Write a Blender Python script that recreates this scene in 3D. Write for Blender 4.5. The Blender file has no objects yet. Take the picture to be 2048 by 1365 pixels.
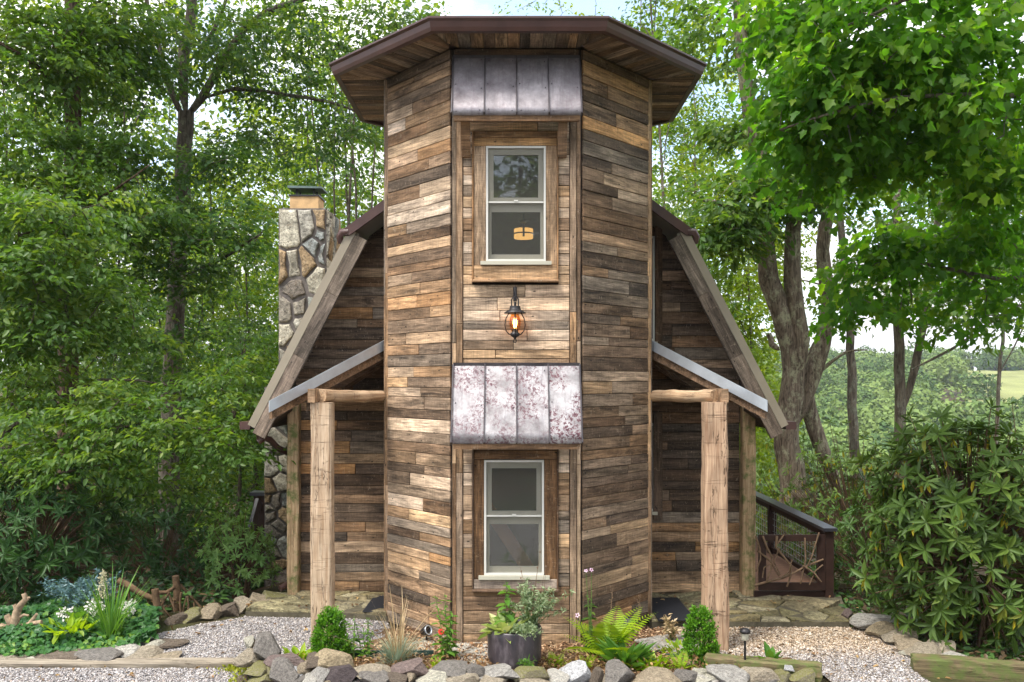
import bpy, math, random
import numpy as np
from math import sin, cos, pi, radians, sqrt, atan2, hypot
from mathutils import Vector, Matrix

# ------------------------------------------------------------------ camera, sky, sun, exposure
SC = bpy.context.scene
COL = SC.collection
F = 1700.0          # focal length in pixels of a 2048 px wide frame
CX, HY, CZ = 1024.0, 760.0, 2.65

cam_d = bpy.data.cameras.new('camera')
cam_d.sensor_width = 36.0
cam_d.lens = F/2048*36.0
cam_d.shift_y = (HY-682.5)/2048
cam_d.clip_start = 0.1
cam_d.clip_end = 6000
cam = bpy.data.objects.new('camera', cam_d)
cam.location = (0, 0, CZ)
cam.rotation_euler = (radians(90), 0, 0)
COL.objects.link(cam)
SC.camera = cam

SUN_EL, SUN_AZ = radians(60), radians(-48)      # azimuth: left of the viewer's back
sun_dir = Vector((sin(SUN_AZ)*cos(SUN_EL), -cos(SUN_AZ)*cos(SUN_EL), sin(SUN_EL)))  # towards the sun
world = bpy.data.worlds.new('World')
SC.world = world
world.use_nodes = True
wt = world.node_tree
wt.nodes.clear()
wout = wt.nodes.new('ShaderNodeOutputWorld')
bg = wt.nodes.new('ShaderNodeBackground')
sky = wt.nodes.new('ShaderNodeTexSky')
sky.sky_type = 'NISHITA'
sky.sun_disc = False
sky.sun_elevation = SUN_EL
sky.sun_rotation = atan2(sun_dir.x, sun_dir.y)
sky.air_density = 1.0
sky.dust_density = 2.0
sky.ozone_density = 1.0
bg.inputs['Strength'].default_value = 0.15
# thin bright cloud over the clear sky, as seen through the gaps in the trees
tcw = wt.nodes.new('ShaderNodeTexCoord')
mpw = wt.nodes.new('ShaderNodeMapping'); mpw.inputs['Scale'].default_value = (1.0, 1.0, 2.2)
wt.links.new(tcw.outputs['Generated'], mpw.inputs['Vector'])
nzw = wt.nodes.new('ShaderNodeTexNoise'); nzw.inputs['Scale'].default_value = 3.0
nzw.inputs['Detail'].default_value = 7.0; nzw.inputs['Roughness'].default_value = 0.55
wt.links.new(mpw.outputs[0], nzw.inputs['Vector'])
crw = wt.nodes.new('ShaderNodeValToRGB')
crw.color_ramp.elements[0].position = 0.40; crw.color_ramp.elements[0].color = (0.10,)*3+(1,)
crw.color_ramp.elements[1].position = 0.56; crw.color_ramp.elements[1].color = (1,)*3+(1,)
wt.links.new(nzw.outputs['Fac'], crw.inputs['Fac'])
mxw = wt.nodes.new('ShaderNodeMix'); mxw.data_type = 'RGBA'
wt.links.new(crw.outputs['Color'], mxw.inputs['Factor'])
wt.links.new(sky.outputs['Color'], mxw.inputs['A'])
sepw = wt.nodes.new('ShaderNodeSeparateXYZ'); wt.links.new(tcw.outputs['Generated'], sepw.inputs[0])
mrw = wt.nodes.new('ShaderNodeMapRange'); wt.links.new(sepw.outputs['Z'], mrw.inputs['Value'])
mrw.inputs['From Min'].default_value = 0.0; mrw.inputs['From Max'].default_value = 1.0; mrw.inputs['To Min'].default_value = 3.0; mrw.inputs['To Max'].default_value = 8.6
cbw = wt.nodes.new('ShaderNodeVectorMath'); cbw.operation = 'SCALE'; cbw.inputs[0].default_value = (1.0, 0.985, 0.985)
wt.links.new(mrw.outputs[0], cbw.inputs['Scale']); wt.links.new(cbw.outputs[0], mxw.inputs['B'])
wt.links.new(mxw.outputs['Result'], bg.inputs['Color'])
wt.links.new(bg.outputs[0], wout.inputs['Surface'])

sun_d = bpy.data.lights.new('sun', 'SUN')
sun_d.energy = 1.5
sun_d.angle = radians(12)
sun_d.color = (1.0, 0.95, 0.86)
sun = bpy.data.objects.new('sun', sun_d)
sun.rotation_euler = sun_dir.to_track_quat('Z', 'Y').to_euler()
sun.location = (-6, -10, 30)
COL.objects.link(sun)

SC.view_settings.view_transform = 'Standard'
SC.view_settings.look = 'None'
SC.view_settings.exposure = 1.6
SC.view_settings.gamma = 1.0
SC.view_settings.use_curve_mapping = False
SC.render.engine = 'CYCLES'
SC.cycles.max_bounces = 7
SC.cycles.diffuse_bounces = 4
SC.cycles.glossy_bounces = 3
SC.cycles.transmission_bounces = 5
SC.cycles.transparent_max_bounces = 10
SC.cycles.caustics_reflective = False
SC.cycles.caustics_refractive = False
SC.cycles.use_denoising = True
SC.cycles.sample_clamp_indirect = 6.0

RNG = np.random.default_rng(7)
random.seed(7)
R = random.Random(11)

def at(px, py, Y):
    """the point at depth Y that a given spot of the photograph shows"""
    return Vector(((px-CX)*Y/F, Y, CZ-(py-HY)*Y/F))

def hexc(h):
    r, g, b = (int(h[i:i+2], 16)/255 for i in (0, 2, 4))
    f = lambda c: c/12.92 if c <= 0.04045 else ((c+0.055)/1.055)**2.4
    return (f(r), f(g), f(b), 1.0)

# ------------------------------------------------------------------ node helper and materials
class NT:
    def __init__(s, name):
        s.m = bpy.data.materials.new(name); s.m.use_nodes = True
        s.t = s.m.node_tree; s.t.nodes.clear()
        s.out = s.t.nodes.new('ShaderNodeOutputMaterial')
    def n(s, typ, ins=None, **props):
        nd = s.t.nodes.new('ShaderNode'+typ)
        for k, v in props.items(): setattr(nd, k, v)
        for k, v in (ins or {}).items(): s.set(nd.inputs[k], v)
        return nd
    def set(s, sock, v):
        if isinstance(v, bpy.types.NodeSocket): s.t.links.new(v, sock)
        else:
            if isinstance(v, tuple) and sock.type == 'RGBA' and len(v) == 3: v = v+(1,)
            sock.default_value = v
    def noise(s, vec, scale, detail=3, rough=0.55, dist=0.0):
        return s.n('TexNoise', {'Vector': vec, 'Scale': scale, 'Detail': detail, 'Roughness': rough, 'Distortion': dist}).outputs['Fac']
    def ramp(s, fac, stops, interp='LINEAR'):
        nd = s.n('ValToRGB', {'Fac': fac}); cr = nd.color_ramp; cr.interpolation = interp
        while len(cr.elements) < len(stops): cr.elements.new(0.5)
        for e, (p, c) in zip(cr.elements, stops):
            e.position = p
            e.color = c if isinstance(c, tuple) and len(c) == 4 else (tuple(c)+(1,) if isinstance(c, tuple) else (c, c, c, 1))
        return nd.outputs['Color']
    def mix(s, fac, a, b, mode='MIX'):
        nd = s.n('Mix', data_type='RGBA', blend_type=mode)
        s.set(nd.inputs[0], fac); s.set(nd.inputs['A'], a); s.set(nd.inputs['B'], b)
        return nd.outputs['Result']
    def math(s, op, a, b=0.0, clamp=False):
        nd = s.n('Math', operation=op, use_clamp=clamp); s.set(nd.inputs[0], a); s.set(nd.inputs[1], b)
        return nd.outputs[0]
    def mapped(s, vec, scale=(1, 1, 1), loc=(0, 0, 0)):
        return s.n('Mapping', {'Vector': vec, 'Scale': scale, 'Location': loc}).outputs[0]
    def objvec(s, shift=True):
        tc = s.n('TexCoord').outputs['Object']
        if not shift: return tc
        oi = s.n('ObjectInfo').outputs['Random']
        sc = s.n('VectorMath', {0: (37.0, 91.0, 53.0), 'Scale': oi}, operation='SCALE').outputs[0]
        return s.n('VectorMath', {0: tc, 1: sc}, operation='ADD').outputs[0]
    def bump(s, h, strength=0.4, dist=0.01):
        return s.n('Bump', {'Height': h, 'Strength': strength, 'Distance': dist}).outputs[0]
    def pbr(s, color, rough=0.6, spec=0.3, metal=0.0, normal=None, **kw):
        ins = {'Base Color': color, 'Roughness': rough, 'Specular IOR Level': spec, 'Metallic': metal}
        ins.update(kw)
        if normal is not None: ins['Normal'] = normal
        b = s.n('BsdfPrincipled', ins)
        s.t.links.new(b.outputs[0], s.out.inputs['Surface'])
        return b
    def surf(s, sock): s.t.links.new(sock, s.out.inputs['Surface']); return s.m

def mat_simple(name, col, rough=0.6, spec=0.3, metal=0.0, vary=0.25, scale=8.0, bump=0.15):
    t = NT(name); v = t.objvec(False)
    f = t.noise(v, scale, 5, 0.6)
    d = tuple(c*(1-vary) for c in col[:3]); l = tuple(min(1, c*(1+vary)) for c in col[:3])
    c = t.ramp(f, [(0.3, d), (0.7, l)])
    t.pbr(c, rough, spec, metal, t.bump(f, bump, 0.004) if bump else None)
    return t.m

def mat_plank(name, stain=0.75, contrast=1.0):
    """reclaimed board: the tone comes from the object's own colour, the grain runs along its x"""
    t = NT(name); v = t.objvec()
    oi = t.n('ObjectInfo'); base = oi.outputs['Color']; rnd_ = oi.outputs['Random']
    wear = t.math('FRACT', t.math('MULTIPLY', rnd_, 17.31)); wear2 = t.math('FRACT', t.math('MULTIPLY', rnd_, 41.7))
    grain = t.noise(t.mapped(v, (1.5, 30, 30)), 3.0, 7, 0.68, 0.6)
    rings = t.noise(t.mapped(v, (0.8, 10, 10)), 2.2, 5, 0.66, 1.6)
    big = t.noise(t.mapped(v, (0.9, 4.5, 4.5), (2, 8, 5)), 1.7, 6, 0.68, 0.6)
    kerf = t.noise(t.mapped(v, (55, 3, 3)), 1.6, 3, 0.6)
    blot = t.noise(t.mapped(v, (1.4, 8.0, 8.0)), 1.5, 8, 0.76, 0.6)
    c = t.mix(1.0, base, t.ramp(big, [(0.32, 0.42), (0.50, 0.92), (0.66, 1.55)]), 'MULTIPLY')
    c = t.mix(1.0, c, t.ramp(grain, [(0.30, 0.50), (0.50, 1.0), (0.70, 1.42)]), 'MULTIPLY')
    c = t.mix(1.0, c, t.ramp(rings, [(0.34, 0.62), (0.5, 1.0), (0.64, 1.25)]), 'MULTIPLY')
    c = t.mix(1.0, c, t.ramp(kerf, [(0.3, 0.82), (0.7, 1.14)]), 'MULTIPLY')
    grey = t.n('RGBToBW', {'Color': c}).outputs[0]
    gy = t.n('CombineColor', {0: t.math('MULTIPLY', grey, 1.06), 1: grey, 2: t.math('MULTIPLY', grey, 0.93)}).outputs[0]
    c = t.mix(t.math('MULTIPLY', wear2, 0.52), c, gy)
    c = t.mix(1.0, c, (1.07, 0.98, 0.87), 'MULTIPLY')
    dk = t.math('MULTIPLY', t.ramp(blot, [(0.47, 0.0), (0.64, stain*1.15)]), t.math('POWER', wear, 0.8), True)
    c = t.mix(dk, c, t.mix(0.5, t.mix(1.0, c, (0.16, 0.155, 0.16), 'MULTIPLY'), (0.022, 0.019, 0.017)))
    scuff = t.noise(t.mapped(v, (12, 5, 5), (3, 9, 2)), 3.0, 6, 0.76, 1.2)
    c = t.mix(t.ramp(scuff, [(0.58, 0.0), (0.68, 0.55)]), c, (0.50, 0.40, 0.29))
    pits = t.noise(t.mapped(v, (16, 30, 30)), 2.4, 4, 0.7)
    c = t.mix(t.ramp(pits, [(0.64, 0.0), (0.70, 0.85)]), c, (0.018, 0.013, 0.010))
    # nail holes
    vo = t.n('TexVoronoi', {'Vector': t.mapped(v, (5.5, 13, 13)), 'Scale': 1.0}).outputs['Distance']
    c = t.mix(t.ramp(vo, [(0.055, 0.95), (0.10, 0.0)]), c, (0.010, 0.009, 0.009))
    h = t.math('SUBTRACT', t.math('ADD', t.math('MULTIPLY', grain, 0.8), t.math('MULTIPLY', rings, 0.5)), t.math('MULTIPLY', dk, 0.25))
    t.pbr(c, 0.82, 0.18, 0, t.bump(h, 0.8, 0.008))
    return t.m

def mat_log(name, light, dark, cracks=0.8, moss=0.0, axis='Z'):
    """hewn timber with long checks; grain runs along the object's z (or x)"""
    t = NT(name); v = t.objvec()
    s1 = (24, 24, 1.2) if axis == 'Z' else (1.2, 24, 24)
    s2 = (9, 9, 0.7) if axis == 'Z' else (0.7, 9, 9)
    s3 = (1.3, 1.3, 16) if axis == 'Z' else (16, 1.3, 1.3)
    grain = t.noise(t.mapped(v, s1), 2.0, 6, 0.6, 0.5)
    chk = t.noise(t.mapped(v, s2), 2.0, 4, 0.6, 0.8)
    tool = t.noise(t.mapped(v, s3), 1.0, 3, 0.5, 1.2)
    blot = t.noise(v, 3.0, 4, 0.6)
    c = t.ramp(grain, [(0.3, dark), (0.62, light)])
    c = t.mix(1.0, c, t.ramp(blot, [(0.3, 0.75), (0.7, 1.15)]), 'MULTIPLY')
    ck = t.ramp(t.math('ABSOLUTE', t.math('SUBTRACT', chk, 0.40)), [(0.0, cracks), (0.012, 0.0)])
    tk = t.ramp(t.math('ABSOLUTE', t.math('SUBTRACT', tool, 0.60)), [(0.0, max(0, (cracks-0.72)*4)), (0.012, 0.0)])
    c = t.mix(ck, c, (0.05, 0.028, 0.014))
    c = t.mix(tk, c, (0.06, 0.034, 0.018))
    if moss:
        g = t.noise(v, 7.0, 5, 0.7)
        c = t.mix(t.ramp(g, [(0.5-0.12*moss, 0.0), (0.66-0.1*moss, 0.9)]), c, (0.10, 0.13, 0.035))
    h = t.math('SUBTRACT', t.math('MULTIPLY', grain, 0.5), t.math('ADD', ck, tk))
    t.pbr(c, 0.75, 0.22, 0, t.bump(h, 0.7, 0.012))
    return t.m

def mat_stone(name, lichen=0.25):
    """rock whose tone is the object's own colour"""
    t = NT(name); v = t.objvec()
    base = t.n('ObjectInfo').outputs['Color']
    a = t.noise(v, 6.0, 6, 0.65); b = t.noise(v, 28.0, 5, 0.65); s = t.noise(t.mapped(v, (2, 2, 9)), 4.0, 4, 0.6, 0.8)
    c = t.mix(1.0, base, t.ramp(a, [(0.3, 0.45), (0.52, 0.95), (0.72, 1.35)]), 'MULTIPLY')
    c = t.mix(1.0, c, t.ramp(b, [(0.32, 0.5), (0.6, 1.15)]), 'MULTIPLY')
    fine = t.noise(v, 95.0, 4, 0.7)
    c = t.mix(1.0, c, t.ramp(fine, [(0.32, 0.6), (0.6, 1.12)]), 'MULTIPLY')
    c = t.mix(t.ramp(s, [(0.55, 0.0), (0.75, 0.45)]), c, (0.24, 0.16, 0.09))
    l = t.noise(v, 11.0, 5, 0.72)
    c = t.mix(t.ramp(l, [(0.58, 0.0), (0.68, lichen)]), c, (0.42, 0.42, 0.36))
    d = t.noise(v, 17.0, 4, 0.7)
    c = t.mix(t.ramp(d, [(0.56, 0.0), (0.66, 0.7)]), c, (0.05, 0.045, 0.04))
    t.pbr(c, 0.9, 0.2, 0, t.bump(t.math('ADD', a, t.math('ADD', t.math('MULTIPLY', b, 0.7), t.math('MULTIPLY', fine, 0.35))), 1.0, 0.03))
    return t.m

def mat_mossy(name):
    t = NT(name); v = t.objvec()
    base = t.n('ObjectInfo').outputs['Color']
    a = t.noise(v, 7.0, 6, 0.65)
    c = t.mix(1.0, base, t.ramp(a, [(0.3, 0.6), (0.7, 1.25)]), 'MULTIPLY')
    up = t.n('SeparateXYZ', {0: t.n('NewGeometry').outputs['Normal']}).outputs['Z']
    g = t.math('ADD', t.noise(v, 9.0, 6, 0.75), t.math('MULTIPLY', up, 0.10))
    c = t.mix(t.ramp(g, [(0.52, 0.0), (0.62, 0.85)]), c, t.ramp(t.noise(v, 40, 3), [(0.35, (0.06, 0.07, 0.02)), (0.65, (0.22, 0.21, 0.04))]))
    t.pbr(c, 0.9, 0.15, 0, t.bump(t.noise(v, 60, 4, 0.7), 0.7, 0.012))
    return t.m

def mat_leaf(name, stops, trans=0.42, rough=0.42, spec=0.35, tcol=None, vein=False):
    t = NT(name)
    at_ = t.n('Attribute', attribute_name='tint').outputs['Fac']
    c = t.ramp(at_, stops)
    b = t.n('BsdfPrincipled', {'Base Color': c, 'Roughness': rough, 'Specular IOR Level': spec})
    tc = t.mix(1.0, c, tcol or (1.75, 1.65, 0.55), 'MULTIPLY')
    tr = t.n('BsdfTranslucent', {'Color': tc})
    mx = t.n('MixShader', {0: trans}); t.t.links.new(b.outputs[0], mx.inputs[1]); t.t.links.new(tr.outputs[0], mx.inputs[2])
    return t.surf(mx.outputs[0])

def mat_bark(name, dark, light, lich, lfac=0.5, vs=1.0):
    t = NT(name); v = t.objvec(False)
    ridge = t.noise(t.mapped(v, (16*vs, 16*vs, 2.2*vs)), 1.6, 5, 0.6, 0.8)
    blot = t.noise(t.mapped(v, (1, 1, 0.6)), 7.0, 7, 0.78)
    c = t.ramp(ridge, [(0.32, dark), (0.64, light)])
    c = t.mix(t.ramp(blot, [(0.50, 0.0), (0.62, lfac)]), c, lich)
    t.pbr(c, 0.9, 0.15, 0, t.bump(ridge, 0.9, 0.03))
    return t.m

M = {}
M['plank'] = mat_plank('reclaimed_plank')
M['plank_soft'] = mat_plank('reclaimed_trim', 0.45)
M['sheath'] = mat_simple('dark_sheathing', (0.03, 0.024, 0.02), 0.9, 0.1)
M['log'] = mat_log('hewn_log', hexc('c4ad92'), hexc('937659'), 0.85)
M['log_checked'] = mat_log('hewn_log_checked', hexc('bca084'), hexc('86674f'), 0.97)
M['log_beam'] = mat_log('peeled_log', hexc('c4a98a'), hexc('8d6d4e'), 0.85, axis='X')
M['post_old'] = mat_log('weathered_post', hexc('b39a78'), hexc('846a4b'), 0.6, moss=0.1)
M['timber'] = mat_log('ground_timber', hexc('9f9483'), hexc('6c6253'), 0.7, axis='X')
M['timber_moss'] = mat_log('mossy_timber', hexc('7d6f52'), hexc('463c2c'), 0.7, moss=0.75, axis='X')
M['rake'] = mat_plank('rake_board_wood', 0.5)
M['stone'] = mat_stone('fieldstone')
M['stone_moss'] = mat_mossy('mossy_stone')
M['flag'] = mat_stone('flagstone', 0.1)
M['mortar'] = mat_simple('mortar', (0.15, 0.132, 0.12), 0.95, 0.1, 0, 0.3, 20, 0.5)
M['mortar_pale'] = mat_simple('patio_mortar', (0.10, 0.088, 0.06), 0.95, 0.1, 0, 0.35, 14, 0.5)
M['beige_metal'] = mat_simple('beige_roof_metal', hexc('8f8573')[:3], 0.5, 0.4, 0.0, 0.08, 3, 0)
M['brown_metal'] = mat_simple('brown_gutter_metal', hexc('4a322c')[:3], 0.4, 0.5, 0.0, 0.22, 5, 0.05)
M['galv'] = mat_simple('galvanised_metal', hexc('b9c0c6')[:3], 0.38, 0.5, 0.55, 0.12, 6, 0)
M['white'] = mat_simple('white_vinyl', (0.60, 0.585, 0.53), 0.45, 0.4, 0, 0.05, 4, 0)
M['vinyl'] = mat_simple('grey_vinyl', hexc('b2ae9c')[:3], 0.5, 0.35, 0, 0.06, 4, 0)
M['iron'] = mat_simple('black_iron', (0.018, 0.016, 0.017), 0.45, 0.5, 0.3, 0.3, 30, 0.1)
M['copper_edge'] = mat_simple('dark_metal_edge', (0.06, 0.052, 0.055), 0.42, 0.5, 0.5, 0.3, 9, 0.05)
M['black_rail'] = mat_simple('black_rail', (0.035, 0.035, 0.042), 0.35, 0.5, 0, 0.2, 7, 0.05)
M['deck_brown'] = mat_simple('brown_stained_wood', hexc('38261f')[:3], 0.6, 0.3, 0, 0.3, 9, 0.2)
M['deck_board'] = mat_simple('deck_board', hexc('8d6a55')[:3], 0.65, 0.3, 0, 0.22, 6, 0.15)
M['wire'] = mat_simple('steel_wire', (0.42, 0.43, 0.44), 0.4, 0.5, 0.7, 0.1, 9, 0)
M['twig'] = mat_simple('laurel_branch', hexc('75604c')[:3], 0.85, 0.2, 0, 0.4, 22, 0.5)
M['drift'] = mat_simple('driftwood', hexc('97836c')[:3], 0.9, 0.1, 0, 0.5, 18, 0.7)
M['fence_bark'] = mat_simple('rustic_branch', hexc('63503d')[:3], 0.9, 0.1, 0, 0.55, 20, 0.8)
M['flue'] = mat_simple('clay_flue', hexc('c2a074')[:3], 0.8, 0.25, 0, 0.2, 10, 0.2)
M['cap'] = mat_simple('chimney_cap_metal', hexc('5d6b66')[:3], 0.45, 0.4, 0.5, 0.25, 10, 0)
M['edging'] = mat_simple('green_plastic', (0.02, 0.055, 0.05), 0.5, 0.4, 0, 0.2, 10, 0)
M['mat'] = mat_simple('black_rubber', (0.016, 0.017, 0.021), 0.75, 0.25, 0, 0.4, 60, 0.3)
M['room'] = mat_simple('room_wall', (0.16, 0.13, 0.105), 0.8, 0.2, 0, 0.1, 3, 0)
M['room_beam'] = mat_simple('room_beam', hexc('c27850')[:3], 0.6, 0.3, 0, 0.2, 6, 0.1)
M['petal_red'] = mat_leaf('red_petal', [(0, (0.50, 0.02, 0.015)), (1, (0.75, 0.06, 0.03))], 0.3)
M['petal_pink'] = mat_leaf('pink_petal', [(0, (0.62, 0.36, 0.55)), (1, (0.78, 0.62, 0.72))], 0.35, tcol=(1, 1, 1))
M['petal_white'] = mat_leaf('white_petal', [(0, (0.70, 0.66, 0.60)), (1, (0.85, 0.82, 0.76))], 0.3, tcol=(1, 1, 1))
M['petal_cream'] = mat_leaf('cream_petal', [(0, (0.55, 0.50, 0.30)), (1, (0.72, 0.68, 0.48))], 0.3, tcol=(1, 1, 1))
M['cone'] = mat_simple('flower_cone', (0.10, 0.035, 0.012), 0.8, 0.2, 0, 0.4, 60, 0.4)

def mat_awning(name):
    t = NT(name); v = t.objvec()
    a = t.noise(v, 4.2, 6, 0.66); b = t.noise(v, 34.0, 5, 0.74, 0.5); r = t.noise(v, 3.0, 3, 0.5)
    amt = t.n('ObjectInfo').outputs['Alpha']
    c = t.mix(amt, t.ramp(a, [(0.3, hexc('625d60')), (0.55, hexc('847f82')), (0.75, hexc('a09b9d'))]), t.ramp(a, [(0.3, hexc('666262')), (0.5, hexc('918e8e')), (0.72, hexc('b6b4b3'))]))
    rust = t.math('MULTIPLY', t.ramp(b, [(0.50, 0.0), (0.545, 1.0)]), t.ramp(r, [(0.40, 0.0), (0.54, 1.0)]))
    rust = t.math('MULTIPLY', rust, t.math('ADD', t.math('MULTIPLY', amt, 0.95), 0.03))
    stre = t.noise(t.mapped(v, (22, 2.2, 2.2)), 1.6, 5, 0.7)
    c = t.mix(t.ramp(stre, [(0.5, 0.0), (0.72, 0.5)]), c, hexc('5d545b'))
    c = t.mix(rust, c, t.ramp(b, [(0.5, hexc('6a4249')), (0.66, hexc('38242b'))]))
    t.pbr(c, t.ramp(a, [(0.3, 0.55), (0.7, 0.38)]), 0.5, 0.6, t.bump(a, 0.35, 0.02))
    return t.m
M['awning'] = mat_awning('mottled_sheet_metal')

def mat_glass():
    t = NT('window_glass')
    fr = t.n('Fresnel', {'IOR': 1.5}).outputs[0]
    f2 = t.math('ADD', t.math('MULTIPLY', fr, 1.7), 0.06, True)
    tr = t.n('BsdfTransparent', {'Color': (0.86, 0.9, 0.87, 1)}); gl = t.n('BsdfGlossy', {'Roughness': 0.02, 'Color': (1, 1, 1, 1)})
    mx = t.n('MixShader', {0: f2}); t.t.links.new(tr.outputs[0], mx.inputs[1]); t.t.links.new(gl.outputs[0], mx.inputs[2])
    return t.surf(mx.outputs[0])
M['glass'] = mat_glass()

def mat_screen():
    t = NT('insect_screen'); v = t.n('TexCoord').outputs['Object']
    d = t.n('BsdfDiffuse', {'Color': (0.115, 0.112, 0.10, 1)}); tr = t.n('BsdfTransparent')
    mx = t.n('MixShader', {0: 0.38}); t.t.links.new(tr.outputs[0], mx.inputs[1]); t.t.links.new(d.outputs[0], mx.inputs[2])
    return t.surf(mx.outputs[0])
M['screen'] = mat_screen()

def mat_emit(name, col, strength):
    t = NT(name); e = t.n('Emission', {'Color': col, 'Strength': strength})
    return t.surf(e.outputs[0])
M['bulb'] = mat_emit('lit_bulb', (1.0, 0.60, 0.26, 1), 9.0)
M['lamp_shade'] = mat_emit('lit_lamp_shade', (1.0, 0.50, 0.15, 1), 0.75)
def mat_amber():
    t = NT('amber_glass')
    tr = t.n('BsdfTransparent', {'Color': (0.97, 0.66, 0.34, 1)}); gl = t.n('BsdfGlossy', {'Roughness': 0.05})
    mx = t.n('MixShader', {0: 0.08}); t.t.links.new(tr.outputs[0], mx.inputs[1]); t.t.links.new(gl.outputs[0], mx.inputs[2])
    return t.surf(mx.outputs[0])
M['amber'] = mat_amber()

def mat_pot():
    t = NT('glazed_pot'); v = t.objvec(False)
    a = t.noise(t.mapped(v, (5, 5, 1.6)), 2.0, 5, 0.65)
    c = t.ramp(a, [(0.3, (0.022, 0.022, 0.028)), (0.55, (0.05, 0.04, 0.045)), (0.72, (0.14, 0.12, 0.13))])
    t.pbr(c, 0.35, 0.5, 0, t.bump(a, 0.2, 0.01)); return t.m
M['pot'] = mat_pot()

def mat_ground():
    t = NT('forest_floor'); v = t.objvec(False)
    a = t.noise(v, 0.35, 6, 0.65); b = t.noise(v, 9.0, 6, 0.7)
    c = t.ramp(b, [(0.3, (0.035, 0.026, 0.016)), (0.55, (0.075, 0.052, 0.03)), (0.75, (0.12, 0.085, 0.05))])
    c = t.mix(t.ramp(a, [(0.45, 0.0), (0.6, 0.7)]), c, (0.035, 0.06, 0.016))
    t.pbr(c, 0.95, 0.1, 0, t.bump(b, 0.8, 0.05)); return t.m
M['ground'] = mat_ground()
def mat_bed():
    t = NT('bed_soil'); v = t.objvec(False)
    b = t.noise(v, 22.0, 6, 0.7)
    c = t.ramp(b, [(0.3, (0.05, 0.03, 0.018)), (0.5, (0.15, 0.09, 0.05)), (0.7, (0.30, 0.2, 0.12))])
    t.pbr(c, 0.95, 0.1, 0, t.bump(b, 0.9, 0.03)); return t.m
M['bed'] = mat_bed()
def mat_gravel(name, tone):
    t = NT(name); v = t.objvec(False)
    vo = t.n('TexVoronoi', {'Vector': v, 'Scale': 62.0})
    c = t.ramp(vo.outputs['Color'], [(0.1, tuple(x*0.45 for x in tone)), (0.5, tone), (0.9, tuple(min(1, x*1.7) for x in tone))])
    t.pbr(c, 0.9, 0.2, 0, t.bump(vo.outputs['Distance'], 0.9, 0.02)); return t.m
M['gravel_bed'] = mat_gravel('gravel_bed', (0.25, 0.235, 0.23))
M['gravel_tan'] = mat_gravel('gravel_tan', (0.30, 0.24, 0.17))
def mat_pebble():
    t = NT('pebbles')
    a = t.n('Attribute', attribute_name='tint').outputs['Fac']
    k = t.n('Attribute', attribute_name='warm').outputs['Fac']
    c = t.mix(k, t.ramp(a, [(0, (0.07, 0.068, 0.07)), (0.5, (0.29, 0.275, 0.275)), (1, (0.62, 0.60, 0.59))]),
              t.ramp(a, [(0, (0.12, 0.07, 0.035)), (0.5, (0.42, 0.31, 0.2)), (1, (0.74, 0.66, 0.54))]))
    t.pbr(c, 0.85, 0.25); return t.m
M['pebble'] = mat_pebble()
def mat_chips():
    t = NT('mulch_chips'); a = t.n('Attribute', attribute_name='tint').outputs['Fac']
    t.pbr(t.ramp(a, [(0, (0.09, 0.035, 0.018)), (0.45, (0.30, 0.17, 0.09)), (1, (0.58, 0.42, 0.26))]), 0.9, 0.15); return t.m
M['chips'] = mat_chips()
M['meadow'] = mat_simple('meadow_grass', (0.20, 0.215, 0.08), 0.95, 0.1, 0, 0.3, 0.08, 0)

# foliage
M['leaf_maple'] = mat_leaf('maple_leaf', [(0, (0.048, 0.135, 0.016)), (0.55, (0.085, 0.195, 0.02)), (1, (0.19, 0.285, 0.022))], 0.62, 0.45, 0.2, (1.65, 1.85, 0.6))
M['leaf_mid'] = mat_leaf('forest_leaf', [(0, (0.042, 0.104, 0.024)), (0.6, (0.088, 0.172, 0.032)), (1, (0.18, 0.25, 0.042))], 0.5)
M['leaf_dark'] = mat_leaf('dark_leaf', [(0, (0.034, 0.092, 0.028)), (0.6, (0.072, 0.148, 0.036)), (1, (0.145, 0.21, 0.042))], 0.46)
M['leaf_bright'] = mat_leaf('bright_leaf', [(0, (0.085, 0.16, 0.012)), (0.6, (0.15, 0.23, 0.016)), (1, (0.26, 0.31, 0.02))], 0.55)
M['leaf_rhodo'] = mat_leaf('rhododendron_leaf', [(0, (0.042, 0.085, 0.018)), (0.7, (0.09, 0.155, 0.028)), (0.93, (0.15, 0.21, 0.04)), (0.96, (0.42, 0.36, 0.03)), (1, (0.50, 0.40, 0.03))], 0.28, 0.42, 0.25, (1.5, 1.5, 0.6))
M['leaf_rhodo_blue'] = mat_leaf('rhododendron_leaf_dark', [(0, (0.024, 0.066, 0.020)), (1, (0.06, 0.13, 0.032))], 0.25, 0.42, 0.25, (1.4, 1.5, 0.7))
M['leaf_azalea'] = mat_leaf('pieris_leaf', [(0, (0.055, 0.14, 0.035)), (1, (0.14, 0.24, 0.06))], 0.3)
M['leaf_pieris'] = mat_leaf('light_pieris_leaf', [(0, (0.10, 0.23, 0.06)), (1, (0.24, 0.36, 0.11))], 0.35)
M['leaf_conifer'] = mat_leaf('dwarf_spruce_needle', [(0, (0.05, 0.16, 0.012)), (1, (0.14, 0.32, 0.02))], 0.3)
M['leaf_fern'] = mat_leaf('fern_frond', [(0, (0.15, 0.28, 0.012)), (1, (0.34, 0.46, 0.02))], 0.45)
M['leaf_fresh'] = mat_leaf('fresh_leaf', [(0, (0.06, 0.17, 0.025)), (1, (0.14, 0.28, 0.04))], 0.4)
M['leaf_ivy'] = mat_leaf('ivy_leaf', [(0, (0.022, 0.085, 0.028)), (0.75, (0.055, 0.16, 0.032)), (1, (0.17, 0.29, 0.03))], 0.3)
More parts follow.
